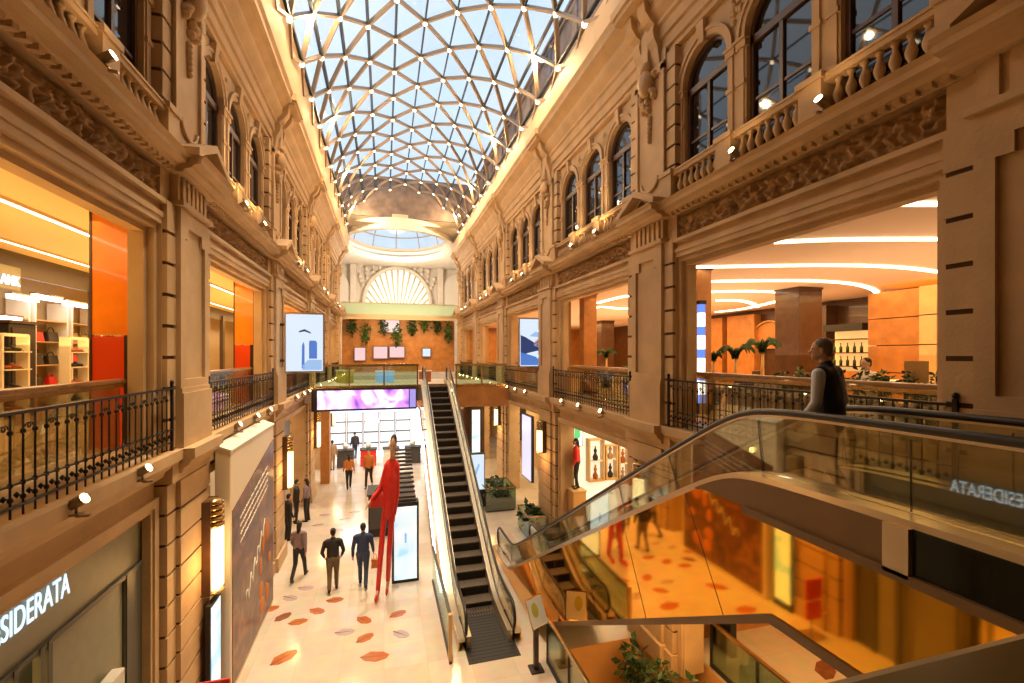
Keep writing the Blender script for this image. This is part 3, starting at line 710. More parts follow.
# ------------------------------------------------------------------ escalators
TAN = math.tan(R(30)); RISE = 5.2; RUN = RISE/TAN
def sp_(x, w=.35): return .5*(x+math.sqrt(x*x+w*w))
def nz(t): return TAN*(sp_(t)-sp_(t-RUN))
def escalator(name, label, xc, y0, dr, flat0, flat1, seamed, panels=None, open_side=None):
    """y0: foot of the slope; dr: direction of the climb; flat0/flat1: level lengths at foot and head"""
    t = thing(name, label, 'escalator', (xc, y0, 0))
    def P(tt, dx, dz): return (xc+dx, y0+dr*tt, nz(tt)+dz)
    def strip(mb, dx0, dx1, lo, hi, ta, tb, n=60):
        q = []
        for i in range(n+1):
            tt = ta+(tb-ta)*i/n
            l = lo(tt) if callable(lo) else nz(tt)+lo; h = hi(tt) if callable(hi) else nz(tt)+hi
            q.append([(xc+dx0, y0+dr*tt, l), (xc+dx1, y0+dr*tt, l), (xc+dx1, y0+dr*tt, h), (xc+dx0, y0+dr*tt, h)])
        vs = [p for r in q for p in r]; fs = [(0, 1, 2, 3), tuple(4*n+k for k in range(4))]
        for i in range(n):
            for k in range(4): fs.append((4*i+k, 4*i+(k+1) % 4, 4*i+4+(k+1) % 4, 4*i+4+k))
        mb.add(vs, fs)
    HW = .42; T0, T1 = -flat0, RUN+flat1
    # steps: each a grooved tread and riser
    ns = int(RUN/.4)+1
    for i in range(-1, ns+1):
        ta = i*.4+.2; z = TAN*max(0, min(RUN, ta))
        if z > RISE-.02 and i > ns: continue
        b = MB(); z = min(z, RISE-.004)
        ya, yb = sorted((y0+dr*(ta-.2), y0+dr*(ta+.2)))
        b.box(xc-HW, xc+HW, ya, yb, z-.03, z)
        for k in range(12): b.box(xc-HW+.02+k*.07, xc-HW+.055+k*.07, ya, yb, z, z+.008)
        st = b.build('step', 'step', t)
        b = MB(); yr = sorted((y0+dr*(ta-.2), y0+dr*(ta-.185))); b.box(xc-HW, xc+HW, yr[0], yr[1], z-.23, z-.03); b.build('riser', 'riser', st)
    for tt0, tt1, z in ((T0, -.2, .004), (RUN+.3, T1-.02, RISE+.004)):
        b = MB(); y = sorted((y0+dr*tt0, y0+dr*tt1)); b.box(xc-HW-.16, xc+HW+.16, y[0], y[1], z-.03, z)
        for k in range(int((y[1]-y[0])/.12)): b.box(xc-HW-.1, xc+HW+.1, y[0]+.02+k*.12, y[0]+.09+k*.12, z, z+.004)
        b.build('landing_plate', 'black', t)
    for sg in (-1, 1):
        side = 'glass_balustrade'
        gt0, gt1 = T0+.75, T1-(.0 if flat1 > 2 else .75)
        b = MB(); strip(b, sg*.56-.008, sg*.56+.008, .26, .84, gt0, gt1, 80)
        # rounded glass end at the newel
        for (tt, e) in ((gt0, -1),)+(((gt1, 1),) if flat1 <= 2 else ()):
            zc = nz(tt)+.55; pts = [(y0+dr*(tt+e*.29*math.cos(a)), zc+.29*math.sin(a)) for a in [PI/2-PI*k/10 for k in range(11)]]
            b.prism([(xc+sg*.56-.008, y, z) for y, z in pts], [(xc+sg*.56+.008, y, z) for y, z in pts])
        gl = b.build(side, 'glass', t)
        b = MB()
        for k in range(1, int((gt1-gt0)/1.35)):
            tt = gt0+k*1.35; sl = (nz(tt+.05)-nz(tt-.05))/.1; n_ = Vector((-sl, 1)).normalized()
            b.tube([P(tt, sg*.56, .27), (xc+sg*.56, y0+dr*(tt+n_.x*.5), nz(tt)+.27+n_.y*.52)], .007, 5)
        if b.v: b.build('glass_joint', 'dark_grey', gl)
        # handrail: along the glass, round the newel, back beneath
        path = [P(gt0+(gt1-gt0)*i/70, sg*.56, .875) for i in range(71)]
        zc = nz(gt0)+.55; nw = [(xc+sg*.56, y0+dr*(gt0-.325*math.cos(a)), zc+.325*math.sin(a)) for a in [PI/2-PI*k/12 for k in range(1, 12)]]
        path = [P(gt0+.6, sg*.56, .25), P(gt0+.2, sg*.56, .225)]+nw[::-1]+path
        if flat1 <= 2:
            zc = nz(gt1)+.55; path += [(xc+sg*.56, y0+dr*(gt1+.325*math.cos(a)), zc+.325*math.sin(a)) for a in [PI/2-PI*k/12 for k in range(1, 12)]]+[P(gt1-.2, sg*.56, .225)]
        b = MB(); b.tube(path, .036, 8); b.build('handrail', 'rubber', t)
        b = MB(); strip(b, sg*.56-.022, sg*.56+.022, .825, .848, gt0, gt1, 80); b.build('handrail_guide', 'deck_metal', t)
        b = MB(); a0, a1 = sorted((sg*HW, sg*.535)); strip(b, a0, a1, -.12, .25, T0+.55, T1-(.0 if flat1 > 2 else .5))
        b.build('inner_decking', 'deck_metal', t)
        b = MB(); a0, a1 = sorted((sg*.575, sg*.74)); strip(b, a0, a1, .18, .26, T0+.5, T1-(.0 if flat1 > 2 else .45)); b.build('outer_decking', 'deck_metal', t)
        # truss cladding: brown upper panel where the head is level, mirror below
        top = lambda tt: min(nz(tt)+.18, RISE-.13) if flat1 > 2 else nz(tt)+.18
        bot = lambda tt: max(-.02, min(TAN*tt-1.4, RISE-1.1))
        x_ = sg*.735
        cl = MB(); strip(cl, min(x_, x_-sg*.03), max(x_, x_-sg*.03), bot, top, T0+.5, T1, 90); c = cl.build('truss_cladding', 'mirror_bronze', t)
        rim = MB(); strip(rim, min(x_, x_+sg*.02), max(x_, x_+sg*.02), lambda q: bot(q)-.03, lambda q: bot(q)+.06, 2.3, T1, 90); rim.build('lower_rim', 'brown_panel', c)
        for k in range(5):
            tt = 2.9+k*1.5; n_ = Vector((-TAN, 1)).normalized(); za = bot(tt)+.06; ln = 1.3
            sm = MB(); sm.tube([(xc+x_+sg*.002, y0+dr*tt, za), (xc+x_+sg*.002, y0+dr*(tt+n_.x*ln), za+n_.y*ln)], .003, 4)
            sm.build('panel_joint', 'dark_grey', c)
        if flat1 > 2:
            tj = RUN-.55
            pb = MB(); strip(pb, min(x_, x_+sg*.015), max(x_, x_+sg*.015), lambda q: min(nz(q)+.18, RISE-.13), .2, tj, RUN+1.55, 40); pb.build('upper_panel', 'brown_panel', t)
            pb = MB(); strip(pb, min(x_, x_+sg*.05), max(x_, x_+sg*.05), RISE-.15, RISE+.2, RUN+1.55, RUN+1.7, 2) if False else pb.box(xc+min(x_, x_+sg*.05), xc+max(x_, x_+sg*.05), *sorted((y0+dr*(RUN+1.55), y0+dr*(RUN+1.72))), RISE-.15, RISE+.2); pb.build('panel_post', 'deck_metal', t)
            pb = MB(); pb.box(xc+min(x_, x_+sg*.012), xc+max(x_, x_+sg*.012), *sorted((y0+dr*(RUN+1.72), y0+dr*T1)), RISE-.13, RISE+.2); pb.build('end_panel', 'black_gloss', t)
            pb = MB(); pb.box(xc+min(x_, x_+sg*.05), xc+max(x_, x_+sg*.05), *sorted((y0+dr*(RUN+.2), y0+dr*T1)), RISE-.19, RISE-.12); pb.build('panel_trim', 'brown_panel', t)
    b = MB(); strip(b, -.70, .70, lambda q: max(-.06, min(TAN*q-1.38, RISE-1.08)), lambda q: max(-.03, min(TAN*q-1.34, RISE-1.04)), 2.3, T1, 60); b.build('truss_soffit', 'dark_grey', t)
    return t
# dr=+1 climbs away from the viewpoint
main_esc = escalator('escalator', 'steep central escalator with dark steps climbing away to the far bridge', 2.32, 11.72, 1, 2.15, 1.6, False)
b = MB(); pts = [(1.50, 12.5+i*.6, .12+max(0, nz(12.5+i*.6-11.72)-.95)) for i in range(12)]
b.tube(pts, .035, 6); b.build('led_strip', 'led_white', main_esc)
right_esc = escalator('escalator', 'glass sided escalator on the right descending from the upper landing', 4.25, 13.0, -1, 2.3, 3.6, True)
# solid base hidden under the right escalator's foot and the bronze flank below

# ------------------------------------------------------------------ own balcony at the viewpoint
slab('floor_bridge', -3.1, 5.6, -2.6, .5, 4.8, 5.2, 'floor', 'bridge deck at the viewpoint')
t = thing('parapet_rail', 'broad olive bronze handrail of the bridge in the lower right corner', 'railing', (.5, .48, 5.2))
b = MB(); b.box(-2.9, 3.3, .32, .68, 5.92, 5.985); b.build('cap', 'olive_metal', t, bevel=.03)
b = MB(); b.box(-2.9, 3.3, .40, .46, 5.2, 5.92); b.build('panel', 'greige_dark', t)
b = MB(); b.box(-2.9, 3.3, .52, .535, 5.2, 5.92); b.build('glass_panel', 'glass', t)

# ------------------------------------------------------------------ far bridge with the purple screen
BY = 20.9
slab('floor_far_bridge', X(-1, .1), X(1, .1), BY+.05, 25.5, 4.55, 5.2, 'stone_pale', 'deck of the far bridge')
t = thing('bridge_railing', 'green glass railing with gilded top rail along the far bridge', 'railing', (.9, BY, 5.2))
b = MB(); b.box(X(-1, -.1), 1.45, BY, BY+.015, 5.25, 6.1); b.box(3.2, X(1, -.1), BY, BY+.015, 5.25, 6.1); b.build('pane', 'glass_green', t)
b = MB(); b.box(X(-1, -.1), 1.5, BY-.06, BY+.08, 6.1, 6.2); b.box(3.15, X(1, -.1), BY-.06, BY+.08, 6.1, 6.2); b.build('top_rail', 'brass', t)
for x in (-2.9, -1.45, 0., 1.45, 3.2, 4.4, 5.5):
    b = MB(); b.box(x-.03, x+.03, BY-.02, BY+.04, 5.2, 6.1); b.build('post', 'brass', t)
b = MB(); b.box(X(-1, 0), X(1, 0), BY-.08, BY+.04, 5.16, 5.27); b.build('base_trim', 'brass', t)
t = thing('led_screen', 'long purple and white led screen on the face of the far bridge', 'screen', (-.7, BY-.1, 4.3))
b = MB(); b.box(-2.95, 1.40, BY-.16, BY+.04, 4.2, 5.14); b.build('housing', 'black', t)
b = MB(); b.box(-2.72, 1.06, BY-.18, BY-.16, 4.28, 5.08); b.build('display', 'screen_purple', t)
b = MB(); b.box(1.10, 1.36, BY-.18, BY-.16, 4.28, 5.08); b.build('side_display', mat('violet_screen', (.02, .02, .02), .3, emit=.9, ecol=(.5, .4, .95)), t)
b = MB(); b.box(3.15, X(1, -.05), BY-.1, BY+.04, 4.2, 5.14); struct(b.build('trim_6', 'wood_orange'), 'orange wood face of the far bridge beside the escalator', 'trim')
# things seen on the far bridge deck
for i, (px, w, h, m, lab) in enumerate(((385, .9, .55, 'screen_mid', 'turquoise display counter behind the far bridge railing'), (345, .8, .6, 'yellow_print', 'yellow display counter at the left of the far bridge'), (425, .6, .55, 'decal', 'orange display counter on the far bridge above the escalator'))):
    p = on_y(px, 380, 24.2)
    t = thing('counter', lab, 'counter', (p.x, 24.2, 5.2)); b = MB(); b.box(p.x-w/2, p.x+w/2, 24, 24.5, 5.2, 5.2+h); b.build('body', m, t, bevel=.02)
    b = MB(); b.box(p.x-w/2-.04, p.x+w/2+.04, 23.96, 24.54, 5.2+h, 5.25+h); b.build('top', 'paper', t)

# plants hanging on the far wooden wall
def foliage(mb, c, r, n, size, rnd, droop=.3):
    for i in range(n):
        a, b_ = rnd.uniform(0, 2*PI), math.acos(rnd.uniform(-1, 1)); q = rnd.random()**.4
        p = Vector((c[0]+r[0]*q*math.cos(a)*math.sin(b_), c[1]+r[1]*q*math.sin(a)*math.sin(b_), c[2]+r[2]*q*math.cos(b_)))
        d = Vector((rnd.uniform(-1, 1), rnd.uniform(-1, 1), rnd.uniform(-.6, 1)-droop)).normalized(); u = d.orthogonal().normalized(); u.rotate(Matrix.Rotation(rnd.uniform(0, 6.28), 3, d)); s_ = size*rnd.uniform(.6, 1.3)
        nrm = d.cross(u)
        mb.add([p, p+d*s_*.5+u*s_*.28+nrm*s_*.08, p+d*s_, p+d*s_*.5-u*s_*.28+nrm*s_*.08, p+d*s_*.5-nrm*s_*.06], [(0, 1, 4), (1, 2, 4), (2, 3, 4), (3, 0, 4)])
def bush(name, label, c, r, n, size, seed, pot=None, m='leaf', group=None, droop=.3):
    rnd = random.Random(seed); z0 = pot[2] if pot else c[2]-r[2]
    t = thing(name, label, 'plant', (c[0], c[1], z0), group)
    b = MB(); foliage(b, c, r, n, size, rnd, droop); b.build('foliage', m, t)
    b = MB()
    for i in range(5): b.tube([(c[0]+rnd.uniform(-.05, .05), c[1]+rnd.uniform(-.05, .05), z0+(pot[1] if pot else 0)*.8), (c[0]+r[0]*rnd.uniform(-.6, .6), c[1]+r[1]*rnd.uniform(-.6, .6), c[2]+r[2]*.4)], .012, 5)
    b.build('stem', 'leaf_dark', t)
    if pot:
        b = MB(); b.lathe([(pot[0]*.75, 0), (pot[0], pot[1]), (pot[0]*1.06, pot[1]), (pot[0]*1.06, pot[1]+.03), (pot[0]*.9, pot[1]+.03), (pot[0]*.88, pot[1]-.03)], (c[0], c[1], z0), 16); b.build('pot', 'black', t)
    return t
for i, (px, py) in enumerate(((352, 327), (366, 333), (384, 326), (397, 335), (412, 327), (424, 322), (437, 326), (448, 332))):
    p = on_y(px, py, 37.75); bush('hanging_plant', f'leafy green plant hanging on the far wooden wall, {ORD[i]} from the left', tuple(p), (.36, .22, .75+.2*(i % 2)), 150, .26, 50+i, m='leaf' if i % 2 else 'leaf_dark', group='plants on the far wooden wall')
for px0, px1, py0, py1, m, lab in ((354, 366, 347, 361, 'screen_pink', 'pink lit sign on the far wooden wall at the left'), (373, 388, 346, 359, 'screen_pink', 'wide pale pink lit panel in the middle of the far wooden wall'), (389, 405, 346, 358, 'screen_pink', 'pale pink lit panel right of the middle panel on the far wooden wall'), (422, 431, 348, 357, 'screen_blue', 'small lavender screen at the right of the far wooden wall'), (382, 400, 318, 333, 'screen_pink', 'pink rounded sign among the hanging plants')):
    a, c = on_y(px0, py0, 37.9), on_y(px1, py1, 37.9)
    t = thing('wall_sign', lab, 'sign', ((a.x+c.x)/2, 37.95, c.z)); b = MB(); b.box(a.x, c.x, 37.92, 38.15, c.z, a.z); b.build('housing', 'wood_dark', t)
    b = MB(); b.box(a.x+.05, c.x-.05, 37.9, 37.93, c.z+.05, a.z-.05); b.build('display', m, t)

# ------------------------------------------------------------------ facade screens and sconces
def screen(label, x0, x1, y, z0, z1, img, xm):
    t = thing('hanging_screen', label, 'screen', ((x0+x1)/2, y, z0), 'advertising screens hung on the facades')
    b = MB(); b.box(x0-.05, x1+.05, y, y+.16, z0-.06, z1+.06); b.build('frame', 'steel', t, bevel=.01)
    b = MB(); b.box(x0, x1, y-.012, y, z0, z1); d = b.build('display', 'screen_blue', t)
    img(t, y-.016, x0, x1, z0, z1)
    b = MB(); b.box(min(xm, x0), max(xm, x1), y+.04, y+.12, z0+.3, z0+.38); b.box(min(xm, x0), max(xm, x1), y+.04, y+.12, z1-.38, z1-.3); b.build('arm', 'dark_grey', t)
    return t
def flat(mb, y, x0, x1, z0, z1, pts, th=.006):
    q = [(x0+(x1-x0)*a, z0+(z1-z0)*c) for a, c in pts]; mb.prism([(a, y, c) for a, c in q], [(a, y+th, c) for a, c in q])
def img_left(t, y, x0, x1, z0, z1):
    b = MB(); flat(b, y, x0, x1, z0, z1, [(.62, .22), (.84, .22), (.84, .5), (.8, .54), (.64, .54), (.62, .5)]); flat(b, y, x0, x1, z0, z1, [(.42, .05), (.5, .05), (.5, .45), (.47, .52), (.43, .45)]); b.build('bottle_image', 'screen_img', t)
    b = MB(); flat(b, y, x0, x1, z0, z1, [(.44, .02), (.97, .02), (.97, .2), (.6, .2), (.44, .1)]); b.build('image_band', 'screen_mid', t)
    b = MB(); flat(b, y, x0, x1, z0, z1, [(.34, .68), (.5, .70), (.68, .66), (.66, .69), (.5, .74), (.36, .71)]); b.build('image_mark', 'screen_dark', t)
def img_right(t, y, x0, x1, z0, z1):
    b = MB(); flat(b, y, x0, x1, z0, z1, [(.02, .22), (.3, .28), (.75, .34), (.9, .5), (.8, .62), (.55, .5), (.2, .62), (.02, .66)]); b.build('figure_image', 'screen_dark', t)
    b = MB(); flat(b, y, x0, x1, z0, z1, [(.52, .44), (.7, .4), (.82, .5), (.72, .6), (.56, .56)], .004); b.build('face_image', 'screen_pink', t); 
    b = MB(); flat(b, y, x0, x1, z0, z1, [(.02, .02), (.9, .02), (.6, .2), (.02, .3)]); b.build('image_band', 'screen_img', t)
    b = MB(); flat(b, y, x0, x1, z0, z1, [(.35, .64), (.6, .74), (.86, .66), (.7, .62)], .005); b.build('hair_image', 'screen_mid', t)
a, c = on_y(286, 314, 15.95), on_y(323, 371, 15.95); screen('bright white upright screen with a blue bottle, on the left facade', a.x, c.x, 15.95, c.z, a.z, img_left, X(-1, .1))
a, c = on_y(520, 319, 17.1), on_y(546, 366, 17.1); screen('upright screen with a dark blue reclining figure, on the right facade', a.x, c.x, 17.1, c.z, a.z, img_right, X(1, .1))
sc0 = None
def sconce(s, y, label):
    global sc0
    loc = (X(s, -.08), y, 2.15)
    if sc0 is None:
        t = thing('wall_sconce', label, 'lamp', loc, 'tall wall sconces on the ground floor piers'); x = loc[0]
        b = MB(); b.box(x-.06, x+.1, y-.2, y+.2, 2.25, 3.95); b.build('back_plate', 'wood_dark', t)
        b = MB(); b.box(x-.19*1, x+.06, y-.15, y+.15, 2.3, 3.45); b.build('diffuser', 'diffuser', t, bevel=.05)
        b = MB()
        for k in range(4): b.lathe([(.15, 0), (.185, .02), (.185, .075), (.15, .095)], (x-.04, y, 3.45+k*.105), 16)
        b.lathe([(.16, 0), (.19, .03), (.1, .10), (.02, .12)], (x-.04, y, 3.86), 16); b.build('cap', 'brass', t)
        b = MB(); b.lathe([(.1, 0), (.2, .04), (.2, .08)], (x-.04, y, 2.22), 16); b.build('base_ring', 'brass', t)
        sc0 = t; t.rotation_euler.z = PI if s == -1 else 0
    else:
        o = dup(sc0, loc, label, PI if s == -1 else 0)
        if s == 1: o.location.z = 2.95; o.scale.z = .68
for s in (-1, 1):
    for k in range(1, 6): sconce(s, PK[s][k]+PW/2+.45*(s == -1), f'tall glowing wall sconce with ribbed brass cap, {ORD[k-1]} along the {SIDE[s]} ground floor')

# ------------------------------------------------------------------ left ground floor: shopfront with lit name, hoarding, posters
g0, g1 = PK[-1][0]+PW+.47, PK[-1][1]-.47
b = MB(); xs = X(-1, .33); b.box(xs-.05, xs, g0, g1, 3.55, 4.3); b.box(xs-.05, xs, 6.0, g1, 0, 3.55); b.box(xs-.05, xs, g0, 4.2, 0, 3.55)
sf = struct(b.build('wall_shopfront', 'greige'), 'grey green shopfront panels under the lit name', 'wall')
b = MB()
for y in (5.55, 5.9, 6.02, 7.55): b.box(xs-.02, xs+.05, y-.03, y+.03, 0, 3.55)
b.box(xs-.02, xs+.04, g0, g1, 3.5, 3.56); b.box(xs-.02, xs+.03, 7.5, g1, 0, 3.5); b.build('frame', 'greige_dark', sf)
b = MB(); b.box(-7.6, -7.5, -2, 8.9, 0, 4.4); b.box(xs-.6, xs-.55, 6.0, g1, 0, 3.5); b.box(-9, X(-1, .8), 8.75, 8.9, 0, 4.4); struct(b.build('wall_shop_back', 'greige_dark'), 'dim interior wall of the grey green shop', 'wall')
me = text_mesh('DESIDERATA', .36, .005, 1.); w0 = max(v.co.x for v in me.vertices); me.transform(Matrix.Diagonal((1.24/w0, 1, 1, 1)))
xw = max(v.co.x for v in me.vertices)
me.transform(Matrix(((0, 0, 1, 0), (1, 0, 0, 0), (0, 1, 0, 0), (0, 0, 0, 1))))   # x along +y, face +x
me.materials.append(M['letter']); sg_ = bpy.data.objects.new('name_sign', me); COL.objects.link(sg_)
sg_.location = (X(-1, .33)+.04, 6.34-xw, 3.90)
tag(sg_, 'lit white shop name letters on the grey green shopfront at lower left', 'sign')
t = thing('display_table', 'low wooden display table inside the left shop entrance', 'table', (-5.2, 5.0, 0))
b = MB(); b.box(-5.7, -4.7, 4.5, 5.6, .72, .78); b.build('tabletop', 'wood_pale', t)
for q in (-5.62, -4.78):
    for w_ in (4.58, 5.52): b = MB(); b.box(q-.03, q+.03, w_-.03, w_+.03, 0, .72); b.build('leg', 'wood_dark', t)
# white carrier standing low in the shop window
t = thing('price_stand', 'small white stand low in the grey green shop window', 'stand', (xs+.12, 7.0, 2.0))
b = MB(); b.box(xs+.05, xs+.2, 6.85, 7.15, 2.0, 2.5); b.build('box', 'paper', t, bevel=.02)
b = MB(); b.box(xs+.09, xs+.15, 6.95, 7.05, 0, 2.0); b.build('leg', 'greige_dark', t)

t = thing('shop_hoarding', 'cream hoarding with a dark brown printed poster on the left ground floor', 'hoarding', (X(-1, .0), 11.6, 0))
hx = -2.86
b = MB(); b.prism([(X(-1, -.02), 9.95, 0), (hx, 9.95, 0), (hx, 9.95, 4.72), (X(-1, -.02), 9.95, 4.84)], [(X(-1, -.02), 13.5, 0), (hx, 13.5, 0), (hx, 13.5, 4.72), (X(-1, -.02), 13.5, 4.84)]); b.build('box', 'cream_fascia', t, bevel=.02)
b = MB(); b.prism([(X(-1, -.02), 9.93, 4.84), (hx+.02, 9.93, 4.725), (hx+.02, 9.93, 4.76), (X(-1, -.02), 9.93, 4.875)], [(X(-1, -.02), 13.52, 4.84), (hx+.02, 13.52, 4.725), (hx+.02, 13.52, 4.76), (X(-1, -.02), 13.52, 4.875)]); b.build('top_panel', 'paper', t)  # added pale sheet; the top's brightness is put into its colour
b = MB(); q = [(10.05, 0.1), (13.4, .1), (13.4, 4.35), (10.05, 3.55)]; b.prism([(hx, y, z) for y, z in q], [(hx+.015, y, z) for y, z in q]); po = b.build('poster', 'poster_brown', t)
b = MB(); rnd = random.Random(3)
pts = []
for i in range(60): u = i/59; pts.append((hx+.02, 10.9+1.6*u, 1.35+1.1*u+.16*math.sin(u*34)*(1-.3*u)+.05*math.sin(u*90)))
b.tube(pts, .016, 5); b.build('lettering', 'paper', po)
for k in range(4):
    b = MB(); b.tube([(hx+.018, 10.5+2.3*i/80, 2.75+k*.17+.53*i/80+.03*math.sin(i*1.9+k)*(1 if (i+3*k) % 11 > 2 else .1)) for i in range(81)], .008, 4); b.build('lettering', 'paper', po)
for i in range(9): b = MB(); b.ell((hx+.015, rnd.uniform(11.8, 13.2), rnd.uniform(.5, 2.4)), (.012, rnd.uniform(.08, .22), rnd.uniform(.1, .3)), 10, 6); b.build('printed_pattern', 'orange_cloth', po)
t = thing('sign_stand', 'red two panel sign on a slim post by the left shop', 'sign', (-2.65, 8.35, 0))
b = MB(); b.box(-2.9, -2.4, 8.33, 8.37, .88, 1.36); b.build('panel', 'red_bright', t, bevel=.01); b = MB(); b.box(-2.88, -2.42, 8.33, 8.37, .42, .84); b.build('panel', 'red_bright', t, bevel=.01)
b = MB(); b.tube([(-2.65, 8.4, .03), (-2.65, 8.4, 1.3)], .02, 8); b.build('post', 'steel', t); b = MB(); b.box(-2.9, -2.4, 8.2, 8.6, 0, .03); b.build('foot', 'steel', t)
t = thing('poster_case', 'narrow bluish lit poster case at the foot of the left pier', 'poster', (-3.0, 9.45, .15))
b = MB(); b.box(-3.06, -2.98, 9.25, 9.8, .0, 2.12); b.build('case', 'black', t)
b = MB(); b.box(-2.985, -2.97, 9.29, 9.76, .18, 2.06); b.build('display', 'screen_totem', t)

# ------------------------------------------------------------------ left upper store
xb = -7.6
b = MB(); b.box(xb-.1, xb, -2.6, 36.5, 8.3, 8.8)
for y in (1.5, 4.9, 8.2, 11.6, 15, 18.4, 21.8, 25.2, 28.6, 32): b.box(xb-.08, xb+.08, y-.12, y+.12, 5.2, 8.5)
struct(b.build('wall_store_front', mat('store_mullion', (.10, .075, .05), .4)), 'dark framed glass front of the upper left store', 'wall')
b = MB(); b.box(-9, -8.9, -2.6, 36.5, 5.2, 8.8); struct(b.build('wall_store_back', mat('store_back', (.46, .33, .17), .6)), 'cream back wall of the upper left store', 'wall')
for i, v in enumerate((-5.15, -6.95)):
    t = thing('ceiling_strip_light', f'long straight warm strip light in the store ceiling, {("nearer the railing", "nearer the shop wall")[i]}', 'light', (v, 16, 8.78), 'strip lights of the left store')
    b = MB(); b.box(v-.05, v+.05, 0, 35, 8.765, 8.79); b.build('diffuser', 'led', t)
    b = MB(); b.box(v-.08, v-.05, 0, 35, 8.76, 8.8); b.box(v+.05, v+.08, 0, 35, 8.76, 8.8); b.build('channel', 'deck_metal', t)
for i, (y, v) in enumerate(((6.3, -5.9), (8.3, -6.3))):
    t = thing('air_vent', f'round ceiling vent in the left store, {ORD[i]} one from the camera', 'vent', (v, y, 8.76), 'ceiling vents of the left store')
    b = MB(); b.lathe([(.05, .03), (.28, .02), (.34, 0), (.36, .04)], (v, y, 8.76), 20); b.build('grille', 'spot_body', t)
# orange glass panels beside each pier
for k in range(1, 4):
    y = PK[-1][k]-.26
    t = thing('orange_partition', f'glossy orange and red glass partition inside the {ORD[k-1]} left opening', 'partition', (-4.2, y, 5.2), 'orange partitions of the left store')
    b = MB(); b.box(-4.2, -3.72, y, y+.05, 6.9, 8.72); b.build('upper_panel', 'orange_panel', t)
    b = MB(); b.box(-4.2, -3.8, y+.002, y+.048, 5.2, 6.88); b.build('lower_panel', 'red_panel', t)
    b = MB(); b.box(-4.23, -4.2, y-.01, y+.06, 5.2, 8.75); b.box(-3.72, -3.69, y-.01, y+.06, 5.2, 8.75); b.box(-4.23, -3.69, y-.01, y+.06, 8.72, 8.76); b.build('frame', 'wood_dark', t)
    b = MB(); b.box(-3.8, -3.72, y+.01, y+.04, 5.2, 6.9); b.build('dark_gap', 'black', t)  # black strip painted in for the dark gap beside the red panel
# hanging letters 'ANK' in the store
a = on_x(2, 284, -7.5)
me = text_mesh('ANK', .30, .015, .8); wv = max(v.co.x for v in me.vertices)
me.transform(Matrix(((0, 0, 1, 0), (1, 0, 0, 0), (0, 1, 0, 0), (0, 0, 0, 1)))); me.materials.append(M['letter'])
t = thing('shop_sign', 'white glowing letters on the glass of the upper left store', 'sign', (-7.46, a.y, a.z-.2))
o = bpy.data.objects.new('letters', me); COL.objects.link(o); o.parent = t; o.location = (.02, .38-wv, .2)
b = MB(); b.box(-7.5, -7.47, a.y-.9, a.y+.45, a.z-.08, a.z+.4); b.build('backing', 'greige', t)
# white light bars over the shelves
for i, (px, py, w_) in enumerate(((23, 296, 27), (10, 318, 18), (47, 296, 26), (76, 303, 22))):
    p0 = on_x(px-w_/2, py, -8.2); p1 = on_x(px+w_/2, py, -8.2)
    t = thing('shelf_light', f'bright white light bar over the store shelves, {ORD[i]} of four', 'light', ((-8.2), (p0.y+p1.y)/2, p0.z)); b = MB(); b.box(-8.26, -8.14, p0.y, p1.y, p0.z-.05, p0.z+.05); b.build('tube', 'led_white', t); b = MB(); b.box(-8.27, -8.13, p0.y-.03, p1.y+.03, p0.z+.05, p0.z+.09); b.build('housing', 'steel', t)
# shelving with bags
bag_n = 0
def bag(x, y, z, w, h, m, label):
    t = thing('handbag', label, 'bag', (x, y, z), 'bags on the store shelves')
    b = MB(); b.prism([(x-.09, y-w/2, z), (x+.09, y-w/2, z), (x+.05, y-w/2+.02, z+h), (x-.05, y-w/2+.02, z+h)], [(x-.09, y+w/2, z), (x+.09, y+w/2, z), (x+.05, y+w/2-.02, z+h), (x-.05, y+w/2-.02, z+h)]); b.build('body', m, t, bevel=.02)
    b = MB(); b.tube([(x, y+w*.28*math.cos(a_), z+h+h*.42*math.sin(a_)) for a_ in [PI*i/8 for i in range(9)]], .012, 5); b.build('handle', m, t)
for si, y in enumerate((10.6, 12.0, 13.4, 14.8, 16.2, 17.6)):
    t = thing('display_shelf', f'cream lit shelf unit with bags in the upper left store, {ORD[si]} from the camera', 'shelf', (-8.6, y, 5.2), 'shelf units of the left store')
    
    for yy in (y-.6, y+.6): b = MB(); b.box(-8.85, -8.4, yy-.03, yy+.03, 5.2, 8.0); b.build('side_panel', 'bright_wall', t)
    for z in (5.75, 6.35, 6.95, 7.5): b = MB(); b.box(-8.85, -8.4, y-.57, y+.57, z-.03, z); b.build('shelf', 'wood_pale', t)
    rnd = random.Random(si)
    for z in (5.75, 6.35, 6.95):
        for k in range(2):
            bag_n += 1; m_ = rnd.choice(['bag_dark', 'bag_dark', 'bag_tan', 'red']); h_ = rnd.uniform(.22, .3); w_ = rnd.uniform(.32, .44)
            bag(-8.6, y-.28+k*.56, z, w_, h_, m_, f'{dict(bag_dark="dark", bag_tan="tan", red="red")[m_]} bag, {("left", "right")[k]} one on the {dict(zip((5.75, 6.35, 6.95), ("low", "middle", "high")))[z]} board of the {ORD[si]} store shelf')
